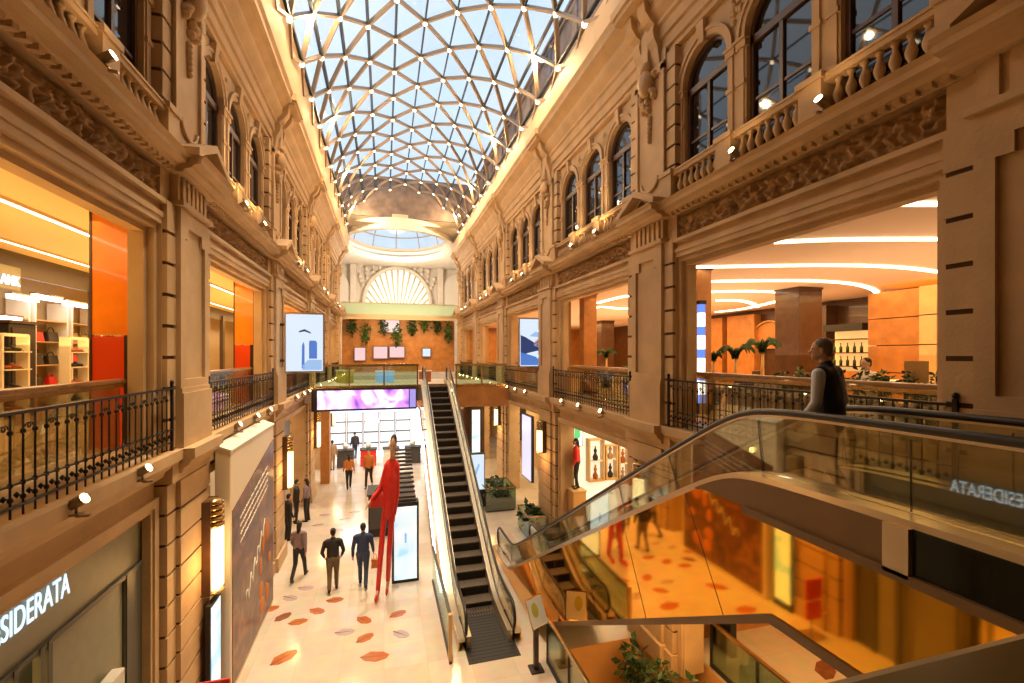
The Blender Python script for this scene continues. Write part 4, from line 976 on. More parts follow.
# white ladder racks with shoes
for i, (px, yb) in enumerate(((7, 0), (72, 0))):
    p = on_x(px, 392, -7.1); y = p.y
    t = thing('ladder_rack', f'white upright shoe rack in the upper left store, {("nearer", "farther")[i]} one', 'rack', (-7.1, y, 5.2), 'white racks of the left store')
    b = MB(); [b.box(-7.15, -6.95, yy-.025, yy+.025, 5.2, 7.0) for yy in (y-.33, y+.33)]; b.box(-7.15, -6.95, y-.33, y+.33, 6.97, 7.02); b.build('side_frame', 'paper', t)
    for k, z in enumerate((5.5, 5.9, 6.3, 6.65)):
        b = MB(); b.box(-7.2, -6.9, y-.33, y+.33, z, z+.025); b.build('shelf', 'paper', t)
        for q_ in (-.15, .12):
            tt = thing('shoe', f'{"dark" if (k+i) % 2 else "rust"} shoe, {"left" if q_ < 0 else "right"} one on the {ORD[k]} lowest board of the {("nearer", "farther")[i]} white rack', 'shoe', (-7.05, y+q_, z+.025), 'shoes on the white racks')
            b = MB(); b.ell((-7.05, y+q_, z+.065), (.12, .05, .04)); b.ell((-7.1, y+q_, z+.1), (.05, .045, .05)); b.build('upper', 'bag_dark' if (k+i) % 2 else 'decal', tt)
            b = MB(); b.box(-7.17, -6.93, y+q_-.045, y+q_+.045, z+.026, z+.038); b.build('sole', 'black', tt)
for i, (px, hh) in enumerate(((40, 1.9), )):
    p = on_x(px, 392, -7.5); t = thing('tall_cabinet', 'dark tall display cabinet behind the left store glass', 'cabinet', (-8., p.y, 5.2))
    b = MB(); b.box(-8.2, -7.8, p.y-.4, p.y+.4, 5.2, 7.3); b.build('body', 'black', t, bevel=.02); b = MB(); b.box(-7.81, -7.78, p.y-.34, p.y+.34, 5.4, 7.2); b.build('door', 'bag_dark', t); b = MB(); b.box(-8.25, -7.75, p.y-.45, p.y+.45, 7.3, 7.36); b.build('top', 'wood_dark', t)

# ------------------------------------------------------------------ cafe on the right
ZC = 8.785
arcs = [([(870, 203), (912, 203.5), (943, 203.5), (1000, 204)], 'short straight'), ([(775, 242), (830, 239.5), (890, 239), (943, 239), (1010, 239)], 'long straight'),
        ([(640, 268), (700, 267), (760, 265.8), (820, 265), (870, 265.5), (905, 267.5), (930, 270.5), (960, 275)], 'gently curving'),
        ([(640, 284), (705, 281.5), (760, 280.5), (815, 280.5), (850, 283), (868, 287), (877, 291.5), (876, 296), (868, 299.5)], 'hook ended'),
        ([(705, 292), (740, 291), (770, 291.5), (785, 293)], 'small shallow'), ([(716, 300.5), (738, 300), (752, 303), (757, 307)], 'short hooked'),
        ([(716, 312), (740, 309.5), (762, 305), (782, 300)], 'rising'), ([(597, 303), (620, 297), (634, 295)], 'thin curving'), ([(588, 310), (600, 306), (620, 309), (634, 308)], 'looping'), ([(752, 330), (756, 321), (766, 315), (780, 311)], 'arched')]
for i, (pts, w_) in enumerate(arcs):
    q = [on_z(px, py, ZC) for px, py in pts]; q = [p for p in q if p.y < 36.3]
    t = thing('ceiling_strip_light', f'{w_} warm strip light set in the cafe ceiling', 'light', tuple(q[0]), 'curved strip lights of the cafe')
    fine = []
    for k in range(len(q)-1):
        for u in range(6): fine.append(q[k].lerp(q[k+1], u/6))
    fine.append(q[-1])
    for _ in range(6): fine = [fine[0]]+[(fine[k-1]+fine[k]*2+fine[k+1])/4 for k in range(1, len(fine)-1)]+[fine[-1]]
    dist = (q[len(q)//2]-Vector((0, 0, CAM_Z))).length; wd = .02+.0032*dist
    def ribbon(off, w2, z0, z1):
        b = MB(); vs = []
        for k, p in enumerate(fine):
            d = (fine[min(k+1, len(fine)-1)]-fine[max(k-1, 0)]).normalized(); n_ = Vector((-d.y, d.x, 0)); vs += [p+n_*(off-w2)+Vector((0, 0, z0)), p+n_*(off+w2)+Vector((0, 0, z0)), p+n_*(off+w2)+Vector((0, 0, z1)), p+n_*(off-w2)+Vector((0, 0, z1))]
        m_ = len(fine); b.add(vs, [(0, 1, 2, 3), tuple(4*(m_-1)+k for k in range(4))]+[(4*k+e, 4*k+(e+1) % 4, 4*k+4+(e+1) % 4, 4*k+4+e) for k in range(m_-1) for e in range(4)]); return b
    ribbon(0, wd, -.02, .01).build('diffuser', 'led', t); ribbon(wd+.02, .02, -.03, .012).build('channel', 'deck_metal', t)
def pillar(name, label, x, y, w, d, m, z1=8.8, trim='wood_dark'):
    t = thing(name, label, 'column', (x, y, 5.2)); t['kind'] = 'structure'
    b = MB(); b.box(x-w/2, x+w/2, y-d/2, y+d/2, 5.35, z1); b.build('shaft', m, t, bevel=.02)
    b = MB(); b.box(x-w/2-.04, x+w/2+.04, y-d/2-.04, y+d/2+.04, 5.2, 5.35); b.build('base', trim, t)
    b = MB(); b.box(x-w/2-.02, x+w/2+.02, y-d/2-.02, y+d/2+.02, z1-.06, z1); b.build('collar', trim, t)
p = on_z(798, 289, 8.8); pillar('column', 'dark wood square column in the middle of the cafe', p.x, p.y, .95, .95, 'wood_dark')
p = on_x(707, 300, 7.7); pillar('column', 'orange wood column just inside the right opening, beside the striped lamp', 7.75, p.y+.3, .42, .3, 'wood_orange')
p = on_z(605, 321, 8.8); pillar('column', 'brown wood column seen through the second right opening', p.x, p.y, .9, .8, 'wood_dark')
p = on_x(588, 340, 7.0); pillar('column', 'pale wood column at the edge of the second right opening', 7.0, p.y, .5, .4, 'wood_orange')
t = thing('striped_lamp', 'upright lamp of lit white and blue bands beside the orange column', 'lamp', (7.45, 9.0, 5.2))
p = on_x(701, 370, 7.3); yb = p.y
b = MB(); b.box(7.18, 7.42, yb-.15, yb+.1, 5.2, 5.45); b.build('base', 'black', t)
for k in range(9): b = MB(); b.box(7.23, 7.37, yb-.06, yb+.05, 5.45+k*.27-(.06 if k % 2 else 0), 5.45+(k+1)*.27-.005-(0 if k % 2 else .06)); b.build('band', 'white_stripe' if k % 2 else 'blue_stripe', t)
b = MB(); b.box(7.21, 7.39, yb-.08, yb+.07, 7.81, 7.9); b.build('cap', 'black', t)
# back wall: panels, bar shelves, pale pillar
b = MB(); b.box(17.6, 18, -2.6, 36.5, 5.2, 8.8); struct(b.build('wall_cafe_back', 'wood_dark'), 'dark wood back wall of the cafe', 'wall')
def wallpanel(px0, px1, label, m, xw, z0=5.2, z1=8.6, lines=4):
    a, c = on_x(px0, 320, xw), on_x(px1, 320, xw); y0, y1 = sorted((a.y, c.y))
    b = MB(); hh = (z1-z0)/lines
    for k in range(lines): b.box(xw, 17.6, y0, y1, z0+k*hh+.015, z0+(k+1)*hh-.015)
    return struct(b.build('wall_panel', m), label, 'wall')
wallpanel(868, 919, 'orange wood panelled wall at the right of the cafe', 'wood_orange', 15.2); wallpanel(919, 936, 'pale wood end panel of the cafe', 'wood_pale', 14.9)
wallpanel(727, 754, 'orange wall panel left of the dark column', 'wood_orange', 17.2, lines=1); wallpanel(815, 826, 'brown wall panel right of the dark column', 'wood_dark', 17.0, lines=1)
wallpanel(690, 722, 'orange wall deep in the cafe behind the striped lamp', 'wood_orange', 17.3, lines=1)
a, c = on_x(829, 345, 16.6), on_x(864, 345, 16.6); y1, y0 = a.y, c.y
t = thing('bar_shelf', 'lit bar shelf with bottles at the back of the cafe', 'shelf', (16.8, (y0+y1)/2, 5.2))
b = MB(); b.box(16.9, 17.2, y0, y1, 5.2, 7.6); b.build('back_panel', mat('lit_back_panel', (.9, .6, .25), .5, emit=.7, ecol=(1, .6, .2)), t)
for z in (6.2, 6.7, 7.2): b = MB(); b.box(16.5, 16.9, y0, y1, z-.04, z); b.build('shelf', 'wood_dark', t)
b = MB(); b.box(16.4, 16.95, y0-.08, y1+.08, 7.5, 7.75); b.build('canopy', 'black', t); b = MB(); b.box(16.3, 16.9, y0, y1, 5.2, 6.0); b.build('counter', 'wood_orange', t)
rnd = random.Random(9); prb = None
for z_i, z in enumerate((6.2, 6.7)):
    for k in range(5):
        yy = y0+.15+(y1-y0-.3)*k/4; loc = (16.68, yy, z); lab = f'small dark bottle, {ORD[k]} from the right on the {("lower", "upper")[z_i]} bar shelf'
        if prb is None:
            prb = thing('bottle', lab, 'bottle', loc, 'bottles on the bar shelf'); b = MB(); b.lathe([(.05, 0), (.055, .18), (.02, .25), (.018, .33)], loc, 10); b.build('body', 'bottle', prb); b = MB(); b.lathe([(.022, .33), (.022, .36)], loc, 8); b.build('cap', 'brass', prb)
        else: dup(prb, loc, lab)
# arched wall niche
a = on_x(766, 332, 17.2)
t = thing('arched_light', 'arched brass edged mirror on the cafe back wall', 'mirror', (17.4, a.y, 6.6)); b = MB()
b.tube([(17.35, a.y+1.2*math.cos(PI*i/14), 6.9+1.3*math.sin(PI*i/14)) for i in range(15)], .06, 6); b.build('frame', 'brass', t)
b = MB(); pts = [(17.4, a.y+1.15*math.cos(PI*i/14), 6.9+1.25*math.sin(PI*i/14)) for i in range(15)]; b.prism(pts, [(17.5, y, z) for x, y, z in pts]); b.build('panel', 'wood_orange', t)
# planting along the railing and palms
for i, (px, py, X_, r) in enumerate(((735, 356, 9.5, .38), (762, 350, 10.5, .42), (713, 358, 9.0, .25), (606, 356, 9.2, .4))):
    p = on_x(px, py, X_); t = thing('palm', f'potted palm with drooping fronds in the cafe, {("left of the dark column", "close to the dark column", "by the striped lamp", "in the second opening")[i]}', 'plant', (X_, p.y, 5.2), 'potted palms of the cafe')
    b = MB(); rnd = random.Random(i)
    for f in range(11):
        an = 2*PI*f/11+rnd.uniform(-.2, .2); L = r*rnd.uniform(.9, 1.4); prev = None
        for k in range(12):
            u = k/11; q = Vector((X_+L*u*math.cos(an), p.y+L*u*math.sin(an), p.z+.75*L*math.sin(u*2.3)-.25*u*u*L)); sd = Vector((-math.sin(an), math.cos(an), 0))
            if prev is not None:
                for sg in (-1, 1): b.add([prev, q, q+sd*sg*.09*(1.1-u)-Vector((0, 0, .1)), prev+sd*sg*.08*(1.1-u)-Vector((0, 0, .1))], [(0, 1, 2), (0, 2, 3)])
            prev = q
    b.build('frond', 'leaf_dark', t)
    b = MB(); b.tube([(X_, p.y, 5.6), (X_+.03, p.y, p.z)], [.06, .03], 8); b.build('trunk', 'wood_pale', t); b = MB(); b.lathe([(.2, 0), (.28, .45), (.3, .48), (.26, .46)], (X_, p.y, 5.2), 16); b.build('pot', 'black', t)
hx_n = 0
for bay_i, (ya, yb_, n) in enumerate(((4.6, 7.9, 9), (10.6, 14.4, 6))):
    for i in range(n):
        y = ya+(yb_-ya)*i/(n-1); hx_n += 1
        bush('box_plant', f'low leafy plant in a planter behind the {("nearest", "second")[bay_i]} right railing, {ORD[i]} from the near end', (8.3, y, 6.1), (.17, .13, .24), 60, .12, 200+hx_n, (.18, .55, 5.2), 'leaf' if i % 2 else 'leaf_dark', 'low plants behind the cafe railing')
# tables with cloths
for i, (px, py, X_) in enumerate(((880, 384, 8.9), (915, 378, 10.2), (835, 385, 10.0), (780, 384, 11.), (905, 370, 12.8), (597, 370, 10.4))):
    p = on_x(px, py, X_); 
    t = thing('cafe_table', f'square cafe table with white top, {ORD[i]} counted from the dining person', 'table', (X_, p.y, 5.2), 'cafe tables')
    b = MB(); b.box(X_-.4, X_+.4, p.y-.4, p.y+.4, 5.91, 5.95); b.build('tabletop', 'paper', t, bevel=.01)
    b = MB(); b.tube([(X_, p.y, 5.24), (X_, p.y, 5.91)], .035, 8); b.build('leg', 'black', t); b = MB(); b.lathe([(.25, 0), (.22, .03), (.04, .05)], (X_, p.y, 5.2), 16); b.build('base', 'black', t)
    for k, sg in enumerate((-1, 1)):
        yy = p.y+sg*.62; c = thing('cafe_chair', f'dark cafe chair on the {("near", "far")[k]} side of the {ORD[i]} cafe table', 'chair', (X_, yy, 5.2), 'chairs at the cafe tables')
        b = MB(); b.box(X_-.21, X_+.21, yy-.2, yy+.2, 5.62, 5.67); b.build('seat', 'wood_dark', c, bevel=.015)
        b = MB(); yb2 = yy+sg*.19; b.box(X_-.21, X_+.21, yb2-.02, yb2+.02, 5.72, 6.12); b.build('backrest', 'wood_dark', c, bevel=.015)
        for lx in (-.18, .18):
            for ly in (-.17, .17): b = MB(); b.tube([(X_+lx, yy+ly, 5.2), (X_+lx, yy+ly, 5.62 if ly*sg < 0 else 5.75)], .017, 6); b.build('leg', 'black', c)
# open menu standing on a table
p = on_x(925, 368, 8.6)
t = thing('menu_stand', 'pale slanted menu board behind the railing at the right end of the opening', 'menu', (8.6, p.y, 5.2)); b = MB(); b.box(8.4, 8.43, p.y-.16, p.y+.16, 6.15, 6.5); b.box(8.5, 8.53, p.y-.05, p.y+.25, 6.15, 6.5); b.build('board', 'wood_pale', t)
b = MB(); b.tube([(8.45, p.y, 5.2), (8.45, p.y, 6.15)], .02, 6); b.build('post', 'black', t)
# steel service trolley bin seen through the bars
p = on_x(757, 400, 6.9)
t = thing('waiter_station', 'dark cloth covered service stand behind the nearest right railing', 'stand', (6.9, p.y, 5.2)); b = MB(); b.box(6.7, 7.1, p.y-.3, p.y+.3, 5.2, 6.05); b.build('cloth', 'charcoal', t, bevel=.03); b = MB(); b.box(6.66, 7.14, p.y-.34, p.y+.34, 6.05, 6.09); b.build('top', 'wood_dark', t)

# ------------------------------------------------------------------ right ground floor shops
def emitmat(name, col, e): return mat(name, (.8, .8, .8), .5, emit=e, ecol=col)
M['glow_wall'] = emitmat('glowing_shop_wall', (1, .9, .68), .75); M['glow_white'] = emitmat('backlit_white', (.92, .97, 1), 1.1)
slab('ceiling_shop_right', X(1, .85), 18, -2.6, 36.5, 4.4, 4.6, mat('shop_ceiling_r', (.8, .7, .55), .6)); slab('ceiling_shop_left', -9, X(-1, .85), -2.6, 36.5, 4.4, 4.6, mat('shop_ceiling_l', (.8, .7, .55), .6))
# second bay: bright display room
slab('wall_shop_display', X(1, .72), 11, 15.55, 15.75, 0, 4.4, 'glow_wall', 'self-glowing wall of the right display shop', 'wall')  # plain wall; the shop's brightness is put into its material as glow
slab('wall_shop_side', 10.9, 11.1, 9.2, 15.55, 0, 4.4, 'bright_wall'); slab('wall_shop_side_near', X(1, .82), 18, 9.0, 9.15, 0, 4.4, 'wood_orange')
a, c = on_y(571, 447, 15.4), on_y(583, 419, 15.4)
t = thing('green_screen', 'lit screen with a green image high in the right shop entrance', 'screen', ((a.x+c.x)/2, 15.4, a.z)); b = MB(); b.box(a.x, c.x, 15.4, 15.55, a.z, c.z); b.build('frame', 'black', t); b = MB(); b.box(a.x+.03, c.x-.03, 15.385, 15.4, a.z+.03, c.z-.03); b.build('display', 'screen_totem', t); b = MB(); flat(b, 15.38, a.x, c.x, a.z, c.z, [(.25, .2), (.75, .35), (.7, .8), (.3, .7)], .004); b.build('image', 'screen_green', t)
for i, (px0, px1, py0, py1) in enumerate(((590, 603, 440, 480), (607, 616, 446, 478), (620, 628, 440, 482))):
    a, c = on_y(px0, py1, 15.3), on_y(px1, py0, 15.3); z0 = a.z
    t = thing('display_niche', f'cream lit display niche with goods in the right shop, {ORD[i] if i else "first"} from the left', 'display', ((a.x+c.x)/2, 15.3, z0)); b = MB(); b.box(a.x, c.x, 15.25, 15.55, z0-.08, z0); b.box(a.x-.06, a.x, 15.25, 15.55, z0-.08, c.z); b.box(c.x, c.x+.06, 15.25, 15.55, z0-.08, c.z); b.box(a.x-.06, c.x+.06, 15.25, 15.55, c.z, c.z+.06); b.build('surround', 'wood_pale', t)
    b = MB(); b.box(a.x, c.x, 15.28, 15.54, z0+.66, z0+.69); b.build('shelf', 'paper', t)
    for k in range(2):
        zz = z0+.69*k+.001; xx = (a.x+c.x)/2
        q = thing('ornament', f'small dark ornament on the {("lower", "upper")[k]} board of the {ORD[i] if i else "first"} display niche', 'ornament', (xx, 15.4, zz), 'ornaments in the display niches'); b = MB(); b.lathe([(.08, 0), (.11, .12), (.04, .26), (.07, .36), (.03, .45)], (xx, 15.4, zz), 12); b.build('body', ('decal', 'bag_dark', 'bag_tan')[(i+k) % 3], q)
        b = MB(); b.lathe([(.03, .45), (.05, .5), (.01, .54)], (xx, 15.4, zz), 8); b.build('stopper', 'brass', q)
# near bay: dark shop with lit totem
slab('wall_dark_shop', 11.5, 11.7, -2.6, 9.0, 0, 4.4, 'wood_dark', 'dark back wall of the nearest right shop', 'wall')
p = on_x(710, 480, 7.3)
p.y = min(p.y, 8.55)
t = thing('totem_screen', 'upright screen with green lower half in the nearest right shop', 'screen', (7.3, p.y, 0))
b = MB(); b.box(7.25, 7.4, p.y-.32, p.y+.32, 0, 5.0 if False else 4.3); b.build('case', 'black', t); a, c = on_x(703, 497, 7.24), on_x(717, 459, 7.24)
b = MB(); b.box(7.23, 7.25, p.y-.28, p.y+.28, a.z+.55, c.z); b.build('display', 'screen_blue', t); b = MB(); b.box(7.23, 7.25, p.y-.28, p.y+.28, a.z-.2, a.z+.55); b.build('lower_display', 'screen_green', t)
# third bay: tall poster and framed picture
a, c = on_x(527, 403, 6.2), on_x(536, 470, 6.2)
t = thing('poster_case', 'tall lavender lit poster case beside the third right opening', 'poster', (6.0, (a.y+c.y)/2, .3)); b = MB(); b.box(5.98, 6.1, c.y-.05, a.y+.05, 1.2, 4.0); b.build('case', 'black', t); b = MB(); b.box(5.965, 5.985, c.y, a.y, 1.25, 3.95); b.build('display', mat('lavender_screen', (.02, .02, .02), .3, emit=1., ecol=(.85, .8, 1)), t)
t = thing('framed_picture', 'dark framed amber picture inside the third right opening', 'picture', (7.0, 19., 1.9)); b = MB(); p = on_x(519, 425, 6.9); b.box(6.95, 7.05, p.y-.8, p.y+.8, 2.1, 4.1); b.build('frame', 'wood_dark', t); b = MB(); b.box(6.93, 6.95, p.y-.65, p.y+.65, 2.25, 3.95); b.build('image', 'wood_orange', t)
slab('wall_shop_third', 8.5, 8.65, 15.8, 36.5, 0, 4.4, 'wood_pale', 'warm back wall of the farther right shops', 'wall')
slab('wall_shop_left_back', -6.6, -6.45, 8.9, 36.5, 0, 4.4, 'bright_wall', 'back wall of the left ground floor shops', 'wall')
# bluish screen by the central escalator
a, c = on_y(470, 455, 19.4), on_y(484, 489, 19.4)
t = thing('totem_screen', 'pale blue upright screen beside the handrail of the central escalator', 'screen', ((a.x+c.x)/2, 19.4, 0)); b = MB(); b.box(a.x-.04, c.x+.04, 19.4, 19.55, 0, a.z+.06); b.build('case', 'dark_grey', t); b = MB(); b.box(a.x, c.x, 19.385, 19.4, c.z, a.z); b.build('display', 'screen_blue', t); b = MB(); flat(b, 19.38, a.x, c.x, c.z, a.z, [(.3, .5), (.6, .75), (.7, .7), (.45, .42)]); b.build('image', 'screen_mid', t)
a, c = on_y(472, 410, 26), on_y(480, 452, 26)
t = thing('wall_screen', 'turquoise lit screen under the far bridge right of the escalator', 'screen', ((a.x+c.x)/2, 26, c.z)); b = MB(); b.box(a.x-.06, c.x+.06, 26, 26.15, c.z-.06, a.z+.06); b.build('frame', 'black', t); b = MB(); b.box(a.x, c.x, 25.98, 26, c.z, a.z); b.build('display', 'screen_totem', t)

# glass planters round the piers
def planter(label, x0, x1, y0, y1, z, seed, n=120):
    t = thing('glass_planter', label, 'planter', ((x0+x1)/2, (y0+y1)/2, 0), 'glass sided planters')
    b = MB()
    for q in ((x0, x0+.015, y0, y1), (x1-.015, x1, y0, y1), (x0, x1, y0, y0+.015), (x0, x1, y1-.015, y1)): b.box(*q, .06, z)
    b.build('glass_side', 'glass_green', t)
    b = MB(); b.box(x0+.03, x1-.03, y0+.03, y1-.03, .0, z*.45); b.build('soil', 'soil', t)
    b = MB()
    for q in ((x0-.015, x0+.03, y0-.015, y1+.015), (x1-.03, x1+.015, y0-.015, y1+.015), (x0, x1, y0-.015, y0+.03), (x0, x1, y1-.03, y1+.015)): b.box(*q, z, z+.04)
    b.build('rim', 'brass', t)
    b = MB(); foliage(b, ((x0+x1)/2, (y0+y1)/2, z*.8), ((x1-x0)*.42, (y1-y0)*.42, z*.45), n, .3, random.Random(seed)); b.build('foliage', 'leaf_dark', t)
planter('long glass planter with green shrubs before the third right pier', 4.1, 5.4, 18.6, 20.2, .95, 1)
planter('glass planter with dark shrubs at the foot of the second right pier', 4.95, 5.6, 15.4, 16.8, .8, 2)

# ------------------------------------------------------------------ floor inlays
def decal(label, x, y, L, w, ang, m, mirror=False):
    t = thing('leaf_inlay', label, 'inlay', (x, y, .001), 'leaf shaped floor inlays'); pts = [(-.5, 0), (-.2, .42), (.25, .36), (.5, .1), (.42, -.2), (.1, -.42), (-.3, -.3)]
    ca, sa = math.cos(ang), math.sin(ang); q = [(x+(a*L*ca-c*w*sa), y+(a*L*sa+c*w*ca)) for a, c in pts]
    b = MB(); b.prism([(a, c, .0015) for a, c in q], [(a, c, .006) for a, c in q]); b.build('blade', m, t)
    b = MB(); b.prism([(x-.5*L*ca+.02*sa, y-.5*L*sa-.02*ca, .006), (x+.45*L*ca, y+.45*L*sa, .006), (x-.5*L*ca-.02*sa, y-.5*L*sa+.02*ca, .006)], [(x-.5*L*ca+.02*sa, y-.5*L*sa-.02*ca, .0075), (x+.45*L*ca, y+.45*L*sa, .0075), (x-.5*L*ca-.02*sa, y-.5*L*sa+.02*ca, .0075)]); b.build('midrib', 'decal_brown', t)
rnd = random.Random(12); dn = 0
spots = [(270, 609, 'decal', 30), (283, 617, 'decal_brown', 60), (298, 622, 'decal', 20), (317, 611, 'decal', -20), (335, 600, 'decal', 10), (290, 598, 'decal_grey', -20), (306, 588, 'decal_grey', 0), (364, 620, 'decal', -30), (398, 614, 'decal', 40), (365, 638, 'decal', 50), (401, 634, 'decal_grey', -25), (345, 632, 'decal_grey', 10), (325, 515, 'decal_grey', 0), (345, 519, 'decal_grey', 30), (318, 525, 'decal_grey', 20), (338, 530, 'decal_grey', -10), (355, 512, 'decal_grey', 15)]
mn = dict(decal='rust', decal_brown='brown', decal_grey='mauve grey')
for i, (px, py, m, an) in enumerate(spots):
    p = on_z(px, py, 0); far = py < 550
    decal(f'{mn[m]} leaf inlay {"far behind" if far else "in front of"} the walking pair, {ORD[(i-12) if far else i]} in order across the floor', p.x, p.y, .46, .34, R(an)-YAW, m)
for i, (x, y) in enumerate(((8.2, 6.2), (8.9, 7.4), (9.6, 6.0), (7.6, 5.0), (8.8, 4.9), (9.9, 7.2))):
    decal(f'brown leaf inlay in the right shop floor, {ORD[i]} of those below the escalator', x, y, .7, .45, R(40*i), ('decal', 'decal_brown')[i % 2])
for i, (x, y) in enumerate(((-2., 9.7), (-.6, 9.2), (.4, 8.6), (-1.6, 8.1), (0.9, 7.6), (-.4, 7.), (-1.7, 6.4), (-.2, 10.4), (-2.1, 10.9), (-1.1, 5.6))):
    decal(f'rust leaf inlay on the near floor below the viewpoint, {ORD[i]} from the walking pair', x, y, .62, .42, R(50*i), 'decal')

# ------------------------------------------------------------------ lit totem and advertising stand by the central escalator
t = thing('lit_totem', 'pale blue lit advertising totem left of the central escalator', 'screen', (.58, 13.6, 0))
b = MB(); b.box(.22, .98, 13.55, 13.95, 0, 2.32); b.build('case', 'black', t, bevel=.015)
b = MB(); b.box(.28, .92, 13.53, 13.55, .1, 2.2); b.build('display', 'screen_totem', t)
b = MB(); flat(b, 13.522, .28, .92, .1, 2.2, [(.45, .5), (.55, .5), (.56, .62), (.5, .66), (.44, .62)]); b.build('image', 'screen_mid', t)
b = MB(); b.box(.3, .9, 13.6, 16.6, 2.34, 2.40)
for k in range(12): b.box(.3, .9, 13.7+k*.25, 13.82+k*.25, 2.4+k*.075, 2.46+k*.075)
b.build('slanted_top', 'dark_grey', t)
t = thing('kiosk_box', 'dark low kiosk box left of the red figure', 'kiosk', (-.35, 17.4, 0)); b = MB(); b.box(-.55, .2, 17.2, 18.4, 0, 1.5); b.build('body', 'charcoal', t, bevel=.02); b = MB(); b.box(-.6, .25, 17.15, 18.45, 1.5, 1.56); b.build('top', 'black', t); b = MB(); b.box(-.5, .15, 17.18, 17.2, .3, 1.2); b.build('front_panel', 'dark_grey', t)
# glass barrier beside the escalator foot
t = thing('glass_barrier', 'glass barrier with a gilded end post left of the escalator foot', 'railing', (1.42, 10.8, 0))
b = MB(); b.box(1.36, 1.375, 9.75, 13.4, .06, 1.0); b.build('pane', 'glass_green', t); b = MB(); b.box(1.33, 1.405, 9.7, 9.8, 0, 1.05); b.build('post', 'wood_pale', t); b = MB(); b.box(1.34, 1.395, 9.7, 13.4, 0, .06); b.box(1.335, 1.40, 9.75, 13.4, 1.0, 1.04); b.build('rail', 'dark_grey', t)
# diamond shaped notice on a post, right of the escalator foot
pc = on_y(537, 612, 9.0)
t = thing('notice_stand', 'white slanted notice board with yellow oval on a post beside the escalator foot', 'sign', (pc.x, 9.0, 0))
nx = Vector((.90, .43, 0)).normalized(); up = Vector((-.28, .35, .9)).normalized()
u = nx; v = (up-u*up.dot(u)).normalized(); nrm = u.cross(v)
def plate(w, h, th, off=0): return [[pc+nrm*(off-th*s_)+u*a*w/2+v*c*h/2 for a, c in ((-1, -1), (1, -1), (1, 1), (-1, 1))] for s_ in (0, 1)]
b = MB(); b.prism(*plate(.46, .58, .03)); b.build('board', 'steel', t); b = MB(); b.prism(*plate(.42, .54, .006, .007)); b.build('sheet', 'paper', t)
b = MB(); e = [[pc+nrm*o_+u*(-.05+.09*math.cos(a))+v*(.05+.14*math.sin(a)) for a in [2*PI*k/20 for k in range(20)]] for o_ in (.008, .011)]; b.prism(*e); b.build('print', 'yellow_print', t)
b = MB(); b.box(pc.x-.05, pc.x+.05, 9.02, 9.12, 0, pc.z-.15); b.build('post', 'wood_dark', t, bevel=.01)
b = MB(); b.box(pc.x-.14, pc.x+.14, 8.92, 9.2, 0, .03); b.build('foot', 'black', t)

# railings round the sunken garden
def gl_rail(label, x, y0, y1, z0=0.):
    t = thing('glass_railing', label, 'railing', (x, (y0+y1)/2, z0)); b = MB(); b.box(x-.008, x+.008, y0, y1, z0+.05, z0+.92); b.build('pane', 'glass_green', t); b = MB(); b.box(x-.035, x+.035, y0, y1, z0+.92, z0+.985); b.build('handrail', 'brass', t, bevel=.012); b = MB(); b.box(x-.03, x+.03, y0, y1, z0, z0+.06); b.build('shoe', 'black', t)
    for k in range(5): yy = y0+(y1-y0)*k/4; b = MB(); b.box(x-.02, x+.02, yy-.02, yy+.02, z0, z0+.92); b.build('post', 'black', t)
gl_rail('glass railing with gilded handrail left of the sunken garden', 3.38, 4.5, 9.2)
gl_rail('glass railing with gilded handrail on the right of the sunken garden', 6.68, 3.2, 8.15)
for i, (x, y, z) in enumerate(((5.2, 8.7, -.15), (5.3, 7.9, -.05), (5.6, 7.2, .0), (6.0, 6.4, -.1), (4.9, 6.7, -.3))):
    bush('shrub', f'dark leafy shrub in the sunken garden, {ORD[i] if i else "farthest"} along its right edge', (x, y, z), (.32, .3, .6), 150, .2, 300+i, (.26, .4, PZ), 'leaf_dark', 'shrubs in the sunken garden')

# ------------------------------------------------------------------ bright shop under the far bridge
FYS = 31.0
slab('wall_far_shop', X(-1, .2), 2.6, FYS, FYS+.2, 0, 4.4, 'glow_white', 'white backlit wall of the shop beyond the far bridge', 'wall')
slab('ceiling_far_shop', X(-1, .2), X(1, .2), 25.6, 36.5, 4.45, 4.7, 'white_plaster'); slab('wall_far_right', 2.6, X(1, .2), 27.2, 27.4, 0, 4.4, 'wood_dark')
b = MB(); b.box(X(-1, .1), 2.4, 25.55, 25.65, 3.75, 4.45); struct(b.build('trim_7', mat('pink_fascia', (.55, .33, .30), .4)), 'dusky pink fascia over the far shop', 'trim')
t = thing('blue_light_band', 'thin bright blue light band over the far shop front', 'light', (-.2, 25.5, 3.7)); b = MB(); b.box(-2.9, 2.2, 25.5, 25.6, 3.55, 3.72); b.build('tube', emitmat('blue_band', (.35, .7, 1), 1.3), t); b = MB(); b.box(-2.9, 2.2, 25.52, 25.6, 3.72, 3.76); b.build('housing', 'steel', t)
for i in range(5):
    x = -2.8+i*1.0; t = thing('wall_shelf', f'white backlit cosmetics shelf in the far shop, {ORD[i]} from the left', 'shelf', (x, FYS-.2, .9), 'shelves of the far shop')
    
    for z in (.9, 1.6, 2.3, 3.0): b = MB(); b.box(x-.43, x+.43, FYS-.3, FYS-.02, z, z+.05); b.build('board', 'dark_grey', t)
    for q in (x-.47, x+.43): b = MB(); b.box(q, q+.04, FYS-.3, FYS-.02, .2, 3.4); b.build('side_panel', 'steel', t)
